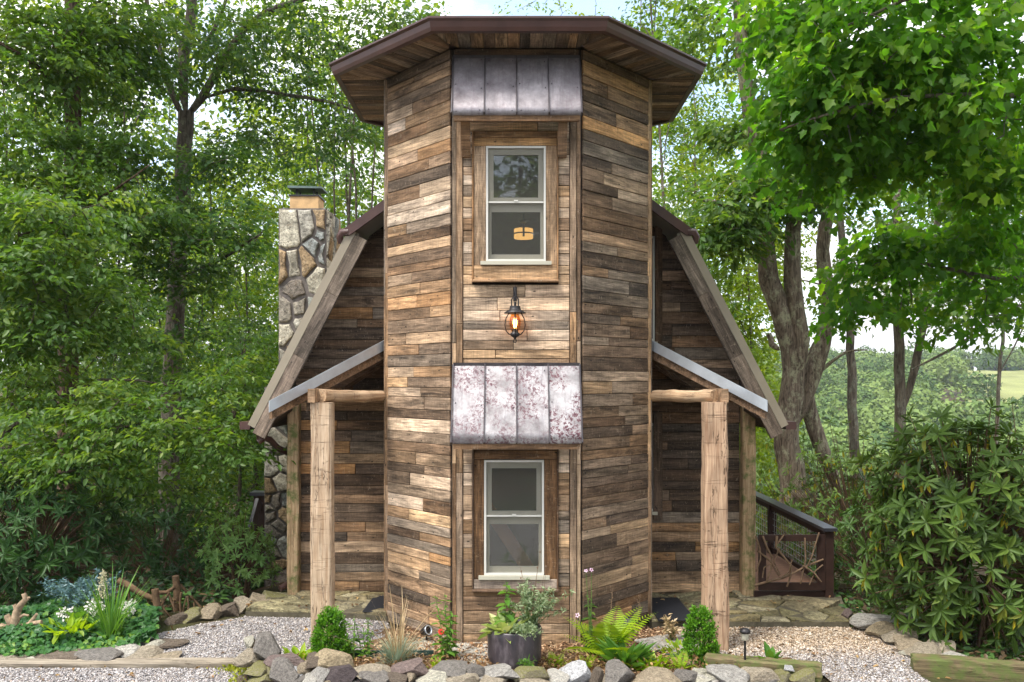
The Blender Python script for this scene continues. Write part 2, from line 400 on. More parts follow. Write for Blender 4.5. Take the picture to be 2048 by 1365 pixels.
M['leaf_hosta'] = mat_leaf('hosta_leaf', [(0, (0.20, 0.32, 0.06)), (1, (0.50, 0.52, 0.20))], 0.4, tcol=(1.2, 1.2, 0.8))
M['leaf_silver'] = mat_leaf('silver_leaf', [(0, (0.16, 0.25, 0.12)), (1, (0.36, 0.42, 0.24))], 0.35, tcol=(1.1, 1.1, 0.8))
M['leaf_blue'] = mat_leaf('juniper_needle', [(0, (0.07, 0.15, 0.16)), (1, (0.17, 0.28, 0.28))], 0.2, tcol=(1, 1, 1))
M['leaf_fescue'] = mat_leaf('fescue_blade', [(0, (0.20, 0.30, 0.20)), (1, (0.45, 0.52, 0.38))], 0.3, tcol=(1, 1, 1))
M['leaf_straw'] = mat_leaf('straw_stem', [(0, (0.34, 0.24, 0.12)), (1, (0.62, 0.48, 0.28))], 0.3, tcol=(1, 1, 1))
M['leaf_moss'] = mat_leaf('moss_sprig', [(0, (0.16, 0.20, 0.02)), (1, (0.36, 0.38, 0.03))], 0.3)
M['leaf_litter'] = mat_leaf('bank_leaf', [(0, (0.05, 0.035, 0.02)), (0.45, (0.12, 0.08, 0.04)), (0.5, (0.04, 0.10, 0.025)), (1, (0.09, 0.18, 0.04))], 0.2)
M['leaf_fallen'] = mat_leaf('fallen_leaf', [(0, (0.07, 0.04, 0.02)), (0.6, (0.22, 0.12, 0.05)), (1, (0.40, 0.27, 0.11))], 0.15)
M['leaf_far'] = mat_leaf('far_canopy', [(0, (0.045, 0.088, 0.032)), (0.5, (0.115, 0.18, 0.05)), (1, (0.18, 0.24, 0.07))], 0.12, 0.8, 0.1)
M['bark_dark'] = mat_bark('dark_bark', (0.022, 0.016, 0.012), (0.11, 0.085, 0.062), (0.16, 0.17, 0.11), 0.45)
M['bark_brown'] = mat_bark('ridged_brown_bark', (0.025, 0.016, 0.010), (0.16, 0.105, 0.068), (0.15, 0.13, 0.10), 0.3)
M['bark_lichen'] = mat_bark('lichened_bark', (0.05, 0.036, 0.026), (0.27, 0.21, 0.155), (0.42, 0.41, 0.27), 0.85, 1.5)
M['bark_forked'] = mat_bark('mossy_grey_bark', (0.03, 0.024, 0.019), (0.13, 0.105, 0.08), (0.22, 0.23, 0.16), 0.6, 1.3)
M['bark_grey'] = mat_bark('grey_bark', (0.045, 0.036, 0.028), (0.21, 0.17, 0.13), (0.28, 0.29, 0.22), 0.6)
M['stem'] = mat_simple('green_stem', (0.10, 0.16, 0.04), 0.8, 0.2, 0, 0.3, 30, 0)
M['stem_brown'] = mat_simple('woody_stem', (0.12, 0.075, 0.045), 0.9, 0.15, 0, 0.4, 30, 0.3)

# ------------------------------------------------------------------ object helpers
def link(o, parent=None):
    COL.objects.link(o)
    if parent is not None:
        o.parent = parent
        o.matrix_parent_inverse = parent.matrix_basis.inverted()
    return o

def tag(o, label=None, cat=None, group=None, kind=None):
    if label: o['label'] = label
    if cat: o['category'] = cat
    if group: o['group'] = group
    if kind: o['kind'] = kind
    return o

def empty(name, loc, label, cat, group=None):
    o = bpy.data.objects.new(name, None)
    o.empty_display_size = 0.1
    o.location = loc
    link(o)
    return tag(o, label, cat, group)

def struct(o): o['kind'] = 'structure'; return o
def stuff(o): o['kind'] = 'stuff'; return o

class MB:
    """gathers shapes; build() links them as ONE mesh object"""
    def __init__(s): s.v = []; s.f = []; s.smooth = []
    def add(s, vs, fs, smooth=False):
        k = len(s.v)
        s.v.extend([tuple(p) for p in vs])
        s.f.extend([tuple(i+k for i in f) for f in fs])
        s.smooth.extend([smooth]*len(fs))
        return s
    def hexa(s, b, t):
        """eight corners: four of the bottom ring, four of the top ring"""
        return s.add(list(b)+list(t), [(3, 2, 1, 0), (4, 5, 6, 7), (0, 1, 5, 4), (1, 2, 6, 5), (2, 3, 7, 6), (3, 0, 4, 7)])
    def box(s, lo, hi, m=None):
        x0, y0, z0 = lo; x1, y1, z1 = hi
        b = [Vector(p) for p in ((x0, y0, z0), (x1, y0, z0), (x1, y1, z0), (x0, y1, z0))]
        t = [Vector(p) for p in ((x0, y0, z1), (x1, y0, z1), (x1, y1, z1), (x0, y1, z1))]
        if m is not None: b = [m @ p for p in b]; t = [m @ p for p in t]
        return s.hexa(b, t)
    def bar(s, p, q, w, h, up=(0, 0, 1)):
        """a square bar from p to q, w wide and h high"""
        p, q = Vector(p), Vector(q); d = (q-p).normalized()
        u = Vector(up); sd = d.cross(u)
        if sd.length < 1e-4: sd = d.cross(Vector((0, 1, 0)))
        sd.normalize(); u = sd.cross(d).normalized()
        a, b = sd*w/2, u*h/2
        return s.hexa([p-a-b, p+a-b, q+a-b, q-a-b], [p-a+b, p+a+b, q+a+b, q-a+b])
    def tube(s, pts, rad, n=8, cap=True, wob=0.0, rnd=None):
        pts = [Vector(p) for p in pts]
        rad = rad if isinstance(rad, (list, tuple)) else [rad]*len(pts)
        rnd = rnd or R
        vs = []; prev = None
        for i, p in enumerate(pts):
            d = (pts[min(i+1, len(pts)-1)]-pts[max(i-1, 0)])
            if d.length < 1e-7: d = Vector((0, 0, 1))
            d.normalize()
            if prev is None:
                a = d.orthogonal().normalized()
            else:
                a = prev-d*prev.dot(d)
                a = a.normalized() if a.length > 1e-5 else d.orthogonal().normalized()
            prev = a; b = d.cross(a)
            for k in range(n):
                r = rad[i]*(1+wob*(rnd.random()-0.5)) if wob else rad[i]
                vs.append(p+(a*cos(2*pi*k/n)+b*sin(2*pi*k/n))*r)
        fs = []
        for i in range(len(pts)-1):
            for k in range(n):
                fs.append((i*n+k, i*n+(k+1) % n, (i+1)*n+(k+1) % n, (i+1)*n+k))
        s.add(vs, fs, True)
        if cap:
            L = len(pts)-1
            s.add(vs[:n], [tuple(reversed(range(n)))]); s.add(vs[L*n:], [tuple(range(n))])
        return s
    def lathe(s, prof, c, n=16, cap=True):
        c = Vector(c); vs = []; fs = []
        for r, z in prof:
            for k in range(n): vs.append(c+Vector((r*cos(2*pi*k/n), r*sin(2*pi*k/n), z)))
        for i in range(len(prof)-1):
            for k in range(n): fs.append((i*n+k, i*n+(k+1) % n, (i+1)*n+(k+1) % n, (i+1)*n+k))
        s.add(vs, fs, True)
        if cap:
            s.add(vs[:n], [tuple(reversed(range(n)))]); s.add(vs[-n:], [tuple(range(n))])
        return s
    def mesh(s, name):
        me = bpy.data.meshes.new(name)
        me.from_pydata(s.v, [], s.f)
        me.polygons.foreach_set('use_smooth', s.smooth)
        me.update()
        return me
    def build(s, name, mat, parent=None, loc=None, color=None):
        """vertices are in world space; loc moves the origin there"""
        if loc is not None:
            l = Vector(loc); s.v = [(p[0]-l.x, p[1]-l.y, p[2]-l.z) for p in s.v]
        me = s.mesh(name); me.materials.append(mat)
        o = bpy.data.objects.new(name, me)
        if loc is not None: o.location = loc
        if color is not None: o.color = color
        return link(o, parent)

def bevelled(me_obj, w=0.006, seg=1):
    m = me_obj.modifiers.new('edge', 'BEVEL'); m.width = w; m.segments = seg; m.limit_method = 'ANGLE'
    return me_obj

def np_object(name, V, Fq, mat, parent=None, attrs=None, smooth=False):
    """mesh object from numpy arrays: V (n,3), Fq (m,3 or 4)"""
    me = bpy.data.meshes.new(name)
    V = np.ascontiguousarray(V, dtype=np.float32); Fq = np.ascontiguousarray(Fq, dtype=np.int32)
    k = Fq.shape[1]
    me.vertices.add(len(V)); me.vertices.foreach_set('co', V.ravel())
    me.loops.add(Fq.size); me.loops.foreach_set('vertex_index', Fq.ravel())
    me.polygons.add(len(Fq)); me.polygons.foreach_set('loop_start', np.arange(0, Fq.size, k, dtype=np.int32))
    if smooth: me.polygons.foreach_set('use_smooth', np.ones(len(Fq), dtype=bool))
    for an, av in (attrs or {}).items():
        a = me.attributes.new(an, 'FLOAT', 'POINT'); a.data.foreach_set('value', np.ascontiguousarray(av, dtype=np.float32))
    me.update(calc_edges=True)
    me.materials.append(mat)
    o = bpy.data.objects.new(name, me)
    return link(o, parent)

def frame(origin, u, v):
    """matrix with x along u, y along v, z = outward"""
    u = Vector(u).normalized(); v = Vector(v).normalized(); w = u.cross(v).normalized()
    m = Matrix((u, v, w)).transposed().to_4x4(); m.translation = Vector(origin)
    return m

# voronoi cells in a rectangle, for stonework
def clip(poly, px, py, nx, ny):
    out = []
    for i in range(len(poly)):
        a, b = poly[i], poly[(i+1) % len(poly)]
        da = (a[0]-px)*nx+(a[1]-py)*ny; db = (b[0]-px)*nx+(b[1]-py)*ny
        if da <= 0: out.append(a)
        if da*db < 0:
            t = da/(da-db); out.append((a[0]+(b[0]-a[0])*t, a[1]+(b[1]-a[1])*t))
    return out

def cells(w, h, n, rnd, relax=2, sx=1.0, outline=None):
    pts = [(rnd.random()*w, rnd.random()*h) for _ in range(n)]
    for it in range(relax+1):
        polys = []
        for i, p in enumerate(pts):
            poly = list(outline) if outline else [(0, 0), (w, 0), (w, h), (0, h)]
            for j, q in sorted(enumerate(pts), key=lambda e: (e[1][0]-p[0])**2+(e[1][1]-p[1])**2)[1:22]:
                dx, dy = (q[0]-p[0])/sx**2, q[1]-p[1]
                mx, my = (p[0]+q[0])/2, (p[1]+q[1])/2
                poly = clip(poly, mx, my, dx, dy)
                if len(poly) < 3: break
            polys.append(poly)
        if it < relax:
            pts = [(sum(v[0] for v in c)/len(c), sum(v[1] for v in c)/len(c)) if len(c) >= 3 else p for c, p in zip(polys, pts)]
    return [c for c in polys if len(c) >= 3]

def stone_mesh(poly, gap, depth, rnd, round_=0.8):
    """a stone standing on the plane z=0; the outline is drawn in by gap"""
    cx = sum(p[0] for p in poly)/len(poly); cy = sum(p[1] for p in poly)/len(poly)
    pts = []
    for i in range(len(poly)):
        a, b = poly[i], poly[(i+1) % len(poly)]
        L = hypot(b[0]-a[0], b[1]-a[1])
        if L < 0.012: continue
        pts.append(a)
        if L > 0.07: pts.append(((a[0]+b[0])/2+rnd.uniform(-.006, .006), (a[1]+b[1])/2+rnd.uniform(-.006, .006)))
    if len(pts) < 3: return None
    out = []
    for x, y in pts:
        d = hypot(x-cx, y-cy) or 1e-6; k = max(0.2, (d-gap*(1.0+rnd.random()*0.6))/d)
        out.append(((x-cx)*k, (y-cy)*k))
    n = len(out); vs = []; tx, ty = rnd.uniform(-.12, .12), rnd.uniform(-.12, .12)
    for k, z in ((1.0, -0.02), (1.0, depth*0.55), (round_+0.1, depth*0.9), (round_-0.15, depth)):
        for x, y in out: vs.append((x*k, y*k, z+(x*tx+y*ty if z > 0.5*depth else 0)+(rnd.uniform(-.1, .1)*depth if z > 0 else 0)))
    fs = []
    for r in range(3):
        for i in range(n): fs.append((r*n+i, r*n+(i+1) % n, (r+1)*n+(i+1) % n, (r+1)*n+i))
    fs.append(tuple(range(3*n, 4*n)))
    me = bpy.data.meshes.new('stone'); me.from_pydata(vs, [], fs); me.update()
    return me, (cx, cy)

def stone_face(m, polys, parent, mat, gap, depth, colours, rnd, name='stone'):
    for poly in polys:
        r = stone_mesh(poly, gap*(rnd.uniform(.55, 1.7) if name == 'stone' else 1), depth*rnd.uniform(0.7, 1.3), rnd)
        if r is None: continue
        me, (cx, cy) = r; me.materials.append(mat)
        o = bpy.data.objects.new(name, me)
        o.matrix_basis = m @ Matrix.Translation((cx, cy, 0))
        c = rnd.choice(colours); k = rnd.uniform(0.8, 1.2)
        o.color = (c[0]*k, c[1]*k, c[2]*k, 1)
        link(o, parent)
# ------------------------------------------------------------------ the cabin
TONES = {
 'tan':   (0.47, 0.33, 0.20), 'honey': (0.40, 0.235, 0.11), 'brown': (0.20, 0.125, 0.072), 'mid': (0.29, 0.19, 0.11),
 'grey':  (0.21, 0.168, 0.128), 'dark': (0.095, 0.072, 0.055), 'umber': (0.12, 0.076, 0.047), 'pale': (0.55, 0.43, 0.32),
}
def tone(weights, rnd):
    ks = list(weights); k = rnd.choices(ks, [weights[q] for q in ks])[0]
    j = rnd.uniform(0.82, 1.18); w = rnd.uniform(-0.04, 0.04)
    c = TONES[k]
    av = [sum(TONES[q][i]*weights[q] for q in ks)/sum(weights.values()) for i in range(3)]
    c = [c[i]*.87+av[i]*.13 for i in range(3)]
    return (c[0]*j*(1+w), c[1]*j, c[2]*j*(1-w), 1)

W_LEFT = {'tan': 3.6, 'honey': 1.8, 'brown': 2.4, 'mid': 4.2, 'grey': 1.2, 'dark': 0.45, 'umber': 1.0, 'pale': 0.8}
W_RIGHT = {'tan': 1.6, 'honey': 0.9, 'brown': 3.0, 'mid': 3.4, 'grey': 2.8, 'dark': 0.7, 'umber': 1.6, 'pale': 0.2}
W_FRONT = {'pale': 4, 'tan': 3, 'mid': 1.5, 'grey': 0.6, 'brown': 0.6}
W_GABLE = {'brown': 2.6, 'umber': 2.6, 'mid': 1.4, 'honey': 0.8, 'grey': 0.9, 'dark': 2.6, 'tan': 0.25}  # darker board mix: shade under porch and overhang is put into these tones
W_SOFFIT = {'brown': 3, 'mid': 2, 'umber': 2, 'grey': 1, 'tan': 0.4, 'dark': 1}

def board(parent, m, quad, thick, color, mat=None, name='plank', proud=0.0):
    """one board on the plane of m; quad = four (u, v) corners, counter-clockwise from lower left"""
    cu = sum(q[0] for q in quad)/4; cv = sum(q[1] for q in quad)/4
    loc = [(q[0]-cu, q[1]-cv) for q in quad]
    e = 0.004; ins = []
    for (a, b) in loc:
        ins.append((a-e*(1 if a > 0 else -1), b-e*(1 if b > 0 else -1)))
    z1 = thick+proud
    vs = [(a, b, proud) for a, b in loc]+[(a, b, z1-0.004) for a, b in loc]+[(a, b, z1) for a, b in ins]
    fs = [(3, 2, 1, 0)]+[(r*4+i, r*4+(i+1) % 4, (r+1)*4+(i+1) % 4, (r+1)*4+i) for r in range(2) for i in range(4)]+[(8, 9, 10, 11)]
    me = bpy.data.meshes.new(name); me.from_pydata(vs, [], fs); me.update()
    me.materials.append(mat or M['plank'])
    o = bpy.data.objects.new(name, me)
    o.matrix_basis = m @ Matrix.Translation((cu, cv, 0))
    o.color = color
    return link(o, parent)

def planking(parent, m, v0, v1, span, weights, rnd, holes=(), pieces=2.0, hmin=0.088, hmax=0.148, minlen=0.22):
    """courses of boards; span(v) gives the left and right end of the wall at height v"""
    v = v0
    while v < v1-0.02:
        h = rnd.uniform(hmin, hmax)
        if v1-(v+h) < 0.06: h = v1-v
        a0, b0 = span(v); a1, b1 = span(v+h)
        segs = [(a0, a1, b0, b1)]
        for (hu0, hu1, hv0, hv1) in holes:
            if v+h*0.5 > hv0 and v+h*0.5 < hv1:
                new = []
                for (x0, x1, y0, y1) in segs:
                    if x0 < hu0: new.append((x0, x1, min(y0, hu0), min(y1, hu0)))
                    if y0 > hu1: new.append((max(x0, hu1), max(x1, hu1), y0, y1))
                segs = new
        for (x0, x1, y0, y1) in segs:
            L = min(y0, y1)-max(x0, x1)
            if L < 0.02: continue
            cuts = []
            if L > 2*minlen:
                k = rnd.random()
                if pieces >= 2 and k < 0.62: cuts = [rnd.uniform(0.28, 0.72)]
                elif pieces >= 1.5 and k < 0.4: cuts = [rnd.uniform(0.3, 0.7)]
            lo0, lo1 = x0, x1
            for c in cuts+[None]:
                if c is None: hi0, hi1 = y0, y1
                else: hi0 = hi1 = max(x0, x1)+L*c
                g = 0.0026
                board(parent, m, [(lo0+g, v+g), (hi0-g, v+g), (hi1-g, v+h-g), (lo1+g, v+h-g)], 0.02, tone(weights, rnd), proud=rnd.uniform(0, 0.008))
                lo0 = lo1 = hi0
        v += h

cabin = empty('cabin', (0.05, 9.4, 0), 'rustic reclaimed wood cabin with octagonal front tower and gambrel roof', 'cabin')

A, B = Vector((-0.595, 8.5, 0)), Vector((0.685, 8.5, 0))
LC, RC = Vector((-1.392, 9.39, 0)), Vector((1.524, 9.39, 0))
LB, RB = Vector((-1.392, 10.75, 0)), Vector((1.524, 10.75, 0))
ZT = 5.95
UPZ = Vector((0, 0, 1))

def wall_slab(p, q, z0, z1, th, name='wall'):
    """dark sheathing behind the boards, th thick towards the inside"""
    d = (q-p).normalized(); n = d.cross(UPZ)     # outward
    i = -n*th
    mb = MB()
    mb.hexa([p+UPZ*z0, q+UPZ*z0, q+i+UPZ*z0, p+i+UPZ*z0], [p+UPZ*z1, q+UPZ*z1, q+i+UPZ*z1, p+i+UPZ*z1])
    return mb

rw = random.Random(5)
# left and right facets of the tower
for (p, q, wts, lab) in ((LC, A, W_LEFT, None), (B, RC, W_RIGHT, None)):
    w = wall_slab(p, q, -0.02, ZT, 0.06).build('tower_wall', M['sheath'], cabin)
    L = (q-p).length
    planking(w, frame(p, q-p, UPZ), 0.0, 5.85, lambda v, L=L: (0.012, L-0.012), wts, rw, pieces=2)
    board(w, frame(p, q-p, UPZ), [(0.01, 5.852), (L-0.01, 5.852), (L-0.01, 5.948), (0.01, 5.948)], 0.03, TONES['umber']+(1,), name='frieze_board')
# straight sides running back to the house
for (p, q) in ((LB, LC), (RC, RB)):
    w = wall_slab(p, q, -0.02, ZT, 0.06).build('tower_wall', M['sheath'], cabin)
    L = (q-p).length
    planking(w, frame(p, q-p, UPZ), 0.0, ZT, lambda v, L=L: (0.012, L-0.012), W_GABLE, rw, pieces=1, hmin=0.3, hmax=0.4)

# front facet with two windows
FY = 8.5
UPW = dict(x0=-0.258, x1=0.336, z0=3.83, z1=4.975, c0=-0.395, c1=0.462, cz0=3.625, cz1=5.125)
LOW = dict(x0=-0.277, x1=0.318, z0=0.705, z1=1.85, c0=-0.395, c1=0.462, cz0=0.55, cz1=2.02)
fw = MB()
i = 0.06
for (x0, x1, z0, z1) in ((A.x+0.005, -0.30, -0.02, ZT), (0.36, B.x-0.005, -0.02, ZT), (-0.30, 0.36, -0.02, LOW['z0']-0.03), (-0.30, 0.36, LOW['z1']+0.03, UPW['z0']-0.03), (-0.30, 0.36, UPW['z1']+0.03, ZT)):
    fw.box((x0, FY, z0), (x1, FY+i, z1))
front = fw.build('tower_wall', M['sheath'], cabin)
fm = frame((A.x, FY, 0), (1, 0, 0), UPZ)
fu = lambda x: x-A.x
W_LOWF = {'brown': 2, 'mid': 2, 'grey': 1.5, 'pale': 1.3, 'tan': 1.2}
hl = [(fu(w['c0']), fu(w['c1']), w['cz0'], w['cz1']) for w in (UPW, LOW)]
planking(front, fm, 0.0, 2.1, lambda v: (fu(-0.49), fu(0.575)), W_LOWF, rw, holes=hl, pieces=1, hmin=0.09, hmax=0.16)
planking(front, fm, 2.1, 5.84, lambda v: (fu(-0.49), fu(0.575)), W_FRONT, rw, holes=hl, pieces=2, hmin=0.08, hmax=0.135)
board(front, fm, [(0.02, 5.845), (1.26, 5.845), (1.26, 5.948), (0.02, 5.948)], 0.03, TONES['umber']+(1,), name='frieze_board')
for (x0, x1, c, pr) in ((-0.595, -0.556, 'grey', 0.0), (-0.554, -0.492, 'mid', 0.012), (0.577, 0.642, 'mid', 0.012), (0.644, 0.685, 'grey', 0.0)):
    zs = [0.0, rw.uniform(1.5, 2.0), rw.uniform(3.0, 3.8), 5.84]
    for z0, z1 in zip(zs, zs[1:]):
        cc = rw.choice([c, 'brown', 'tan', c])
        k = TONES[cc]
        # stood on end: local x runs up the wall
        mm = frame((0, FY, 0), (0, 0, 1), (-1, 0, 0))
        board(front, mm, [(z0+.002, -x1+.001), (z1-.002, -x1+.001), (z1-.002, -x0-.001), (z0+.002, -x0-.001)], 0.026, k+(1,), M['plank_soft'], 'trim_board', pr)
# corner boards of the tower
for (c, sg) in ((LC, -1), (RC, 1)):
    nx = sg
    for (ang, k, wd) in ((0, 'tan', 0.045), (1, 'grey', 0.05)):
        zs = [0.0, rw.uniform(1.2, 2.0), rw.uniform(3.2, 4.2), 5.94]
        for z0, z1 in zip(zs, zs[1:]):
            mm = frame((c.x, c.y-0.036 if ang == 0 else c.y-0.03, 0), (0, 0, 1), (-1, 0, 0))
            x0, x1 = (0.0, 0.04) if ang == 0 else (-0.014, 0.0)
            if sg > 0: x0, x1 = -x1, -x0
            board(cabin, mm, [(z0+.001, -x1), (z1-.001, -x1), (z1-.001, -x0), (z0+.001, -x0)], 0.03, TONES[rw.choice([k, k, 'mid'])]+(1,), M['plank_soft'], 'corner_board', 0.0)

def window(w, wood, sill_wood, apron_h):
    fr = MB()
    x0, x1, z0, z1 = w['x0'], w['x1'], w['z0'], w['z1']; t = 0.02; y0, y1 = FY-0.045, FY+0.05
    fr.box((x0, y0, z0), (x0+t, y1, z1)); fr.box((x1-t, y0, z0), (x1, y1, z1))
    fr.box((x0+t, y0, z1-t), (x1-t, y1, z1)); fr.box((x0+t, y0, z0), (x1-t, y1, z0+t))
    win = fr.build('window', M['white'], cabin)
    zm = z0+(z1-z0)*0.52
    up = MB(); s = 0.052; a, b = x0+t+.002, x1-t-.002
    ya, yb = FY-0.022, FY+0.012
    for (p, q) in (((a, zm), (a+s, z1-t-.002)), ((b-s, zm), (b, z1-t-.002)), ((a+s, z1-t-s-.01), (b-s, z1-t-.002)), ((a+s, zm+0.002), (b-s, zm+s*0.8))):
        up.box((p[0], ya, p[1]), (q[0], yb, q[1]))
    up.build('sash', M['vinyl'], win)
    MB().box((x0+t, FY-0.034, zm-0.014), (x1-t, FY-0.0225, zm+0.0015)).build('meeting_rail', M['white'], win)
    lo = MB(); ya, yb = FY+0.014, FY+0.045
    for (p, q) in (((a, z0+t), (a+0.03, zm)), ((b-0.03, z0+t), (b, zm)), ((a+.03, zm-0.095), (b-.03, zm)), ((a+.03, z0+t), (b-.03, z0+t+0.055))):
        lo.box((p[0], ya, p[1]), (q[0], yb, q[1]))
    lo.build('sash', M['vinyl'], win)
    MB().box((a+s, FY-0.006, zm+s*0.8), (b-s, FY-0.002, z1-t-s-.01)).build('pane', M['glass'], win)
    MB().box((a+.03, FY+0.028, z0+t+0.055), (b-.03, FY+0.032, zm-0.095)).build('pane', M['glass'], win)
    MB().add([(a, FY-0.03, z0+t), (b, FY-0.03, z0+t), (b, FY-0.03, z1-t), (a, FY-0.03, z1-t)], [(0, 1, 2, 3)]).build('insect_screen', M['screen'], win)
    MB().box(((x0+x1)/2-.02, FY-0.045, zm-0.001), ((x0+x1)/2+.02, FY-0.0345, zm+0.014)).build('latch', M['white'], win)
    # vinyl sill, then the wooden casing
    sl = w['cz0']+apron_h
    MB().box((x0-0.055, FY-0.075, z0-0.038), (x1+0.055, FY-0.005, z0-0.002)).build('sill', M['vinyl'], win)
    c0, c1, cz0, cz1 = w['c0'], w['c1'], w['cz0'], w['cz1']
    vm = frame((0, FY-0.002, 0), (0, 0, 1), (-1, 0, 0)); hm = frame((0, FY-0.002, 0), (1, 0, 0), UPZ)
    def vert(xa, xb, za, zb, col, th=0.034): board(win, vm, [(za, -xb), (zb, -xb), (zb, -xa), (za, -xa)], th, col, M['plank_soft'], 'casing')
    def horz(xa, xb, za, zb, col, th=0.034, pr=0.0): board(win, hm, [(xa, za), (xb, za), (xb, zb), (xa, zb)], th, col, M['plank_soft'], 'casing', pr)
    sz = z0-0.04
    for (xa, xb) in ((c0+0.014, x0-.001), (x1+.001, c1-0.014)):
        vert(xa, xb, sz, z1+0.004, wood[0])
    ht = (cz1-z1-0.008)
    if ht > 0.12:
        horz(c0+.014, c1-.014, z1+0.006, z1+0.006+ht*0.55, wood[0]); horz(c0+.014, c1-.014, z1+0.008+ht*0.55, cz1, wood[1], 0.042)
    else: horz(c0+.014, c1-.014, z1+0.006, cz1, wood[0])
    horz(c0+.014, c1-.014, cz0+0.02, sz-.002, sill_wood, 0.046)
    horz(c0, c1, cz0-0.004, cz0+0.018, wood[1], 0.085)
    for (xa, xb) in ((c0, c0+0.013), (c1-0.013, c1)):
        vert(xa, xb, cz0+.02, cz1, wood[1], 0.055)
    return win
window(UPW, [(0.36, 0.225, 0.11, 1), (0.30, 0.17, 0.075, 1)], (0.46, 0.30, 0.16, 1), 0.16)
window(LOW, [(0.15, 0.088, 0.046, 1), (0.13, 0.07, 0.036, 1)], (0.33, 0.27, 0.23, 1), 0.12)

# rooms behind the windows: floors, ceilings, back wall, lit ceiling lamp, diagonal stair stringer
inn = MB()
inn.box((-1.33, 10.60, 0.0), (1.46, 10.66, 5.9))
inn.box((-0.9, 8.9, 2.55), (1.0, 10.6, 2.72)); inn.box((-0.9, 8.9, 4.78), (1.0, 10.6, 4.84))
inn.build('interior_wall', M['room'], cabin)
lp = at(1047, 468, 10.0)
lamp = MB().lathe([(0.112, -0.055), (0.112, 0.055)], lp, 20).build('ceiling_lamp', M['lamp_shade'], cabin)
MB().lathe([(0.115, -0.010), (0.115, 0.006)], lp, 20, False).build('lamp_band', M['iron'], lamp)
MB().box((lp.x-0.012, lp.y-0.118, lp.z-0.05), (lp.x+0.012, lp.y-0.1125, lp.z+0.062)).build('lamp_band', M['iron'], lamp)
MB().tube([lp+Vector((0, 0, 0.06)), lp+Vector((0, 0, 0.34))], 0.012, 8).build('lamp_rod', M['iron'], lamp)
MB().lathe([(0.02, 0.12), (0.07, 0.15), (0.02, 0.17)], lp, 14).build('lamp_canopy', M['iron'], lamp)
MB().bar(at(968, 1005, 8.68), at(1085, 1180, 8.68), 0.05, 0.13).build('stair_stringer', M['room_beam'], cabin)

# awnings over the windows
def awning(zt, zb, yb, x0, x1, tone_a, wear):
    yt = FY-0.035; n = 4; xb0, xb1 = x0-0.004, x1+0.004
    base = MB()
    d = Vector((0, yb-yt, zb-zt)); nn = Vector((0, d.z, -d.y)).normalized()
    if nn.y > 0: nn = -nn
    Pt = lambda x, t, o=0.0: Vector((x, yt, zt))+d*t+nn*o
    # wooden deck under the metal
    base.hexa([Pt(x0+.015, 0.02, -0.03), Pt(x1-.015, 0.02, -0.03), Pt(x1-.015, 0.985, -0.03), Pt(x0+.015, 0.985, -0.03)],
              [Pt(x0+.015, 0.02, -0.004), Pt(x1-.015, 0.02, -0.004), Pt(x1-.015, 0.985, -0.004), Pt(x0+.015, 0.985, -0.004)])
    aw = base.build('awning', M['plank_soft'], cabin, color=TONES['umber']+(1,))
    for k in range(n):
        a = x0+(x1-x0)*k/n+0.006; b = x0+(x1-x0)*(k+1)/n-0.006
        vs = []; fs = []; nu, nv = 5, 8
        for jv in range(nv+1):
            for iu in range(nu+1):
                e = 0.0 if iu in (0, nu) else R.uniform(-0.003, 0.003)
                vs.append(Pt(a+(b-a)*iu/nu, jv/nv, 0.004+e))
        for jv in range(nv):
            for iu in range(nu):
                q = jv*(nu+1)+iu; fs.append((q, q+nu+1, q+nu+2, q+1))
        lip = len(vs)
        for iu in range(nu+1): vs.append(Pt(a+(b-a)*iu/nu, 1.004, -0.022))
        for iu in range(nu): fs.append((nv*(nu+1)+iu, lip+iu, lip+iu+1, nv*(nu+1)+iu+1))
        mb = MB(); mb.add(vs, fs, True)
        o = mb.build('metal_panel', M['awning'], aw, loc=Pt((a+b)/2, .5), color=(1, 1, 1, wear[k]))
    for k in range(n+1):
        x = x0+(x1-x0)*k/n
        MB().hexa([Pt(x-.005, 0, 0), Pt(x+.005, 0, 0), Pt(x+.005, 1.0, 0), Pt(x-.005, 1.0, 0)],
                  [Pt(x-.004, 0, 0.026), Pt(x+.004, 0, 0.026), Pt(x+.004, 1.0, 0.026), Pt(x-.004, 1.0, 0.026)]).build('seam', M['copper_edge'], aw)
    for x in (x0-0.006, x1+0.006):
        s = MB(); e = 0.004
        s.hexa([Vector((x-e, yt, zt-0.03)), Vector((x+e, yt, zt-0.03)), Pt(x+e, 1.0, -0.045), Pt(x-e, 1.0, -0.045)],
               [Pt(x-e, 0, 0.012), Pt(x+e, 0, 0.012), Pt(x+e, 1.0, 0.012), Pt(x-e, 1.0, 0.012)])
        s.build('side_edge', M['copper_edge'], aw)
    MB().box((x0-.004, yt-0.012, zt-0.01), (x1+.004, FY-0.032, zt+0.02)).build('top_flashing', M['copper_edge'], aw)
    MB().box((x0+0.02, yb+0.02, zb-0.062), (x1-0.02, yb+0.055, zb-0.012)).build('front_rail', M['plank_soft'], aw, color=TONES['brown']+(1,))
    sc = MB()
    for k in range(n):
        for (fu_, fv) in ((.12, .06), (.88, .07), (.10, .5), (.9, .55), (.14, .95), (.86, .94)):
            q = Pt(x0+(x1-x0)*(k+fu_)/n, fv+R.uniform(-.02, .02), 0.006); sc.hexa([q+Vector((a, 0, 0))+d*b for a, b in ((-.005, -.007), (.005, -.007), (.005, .007), (-.005, .007))], [q+nn*.006+Vector((a, 0, 0))+d*b for a, b in ((-.004, -.006), (.004, -.006), (.004, .006), (-.004, .006))])
    stuff(sc.build('screws', M['copper_edge'], aw))
    return aw
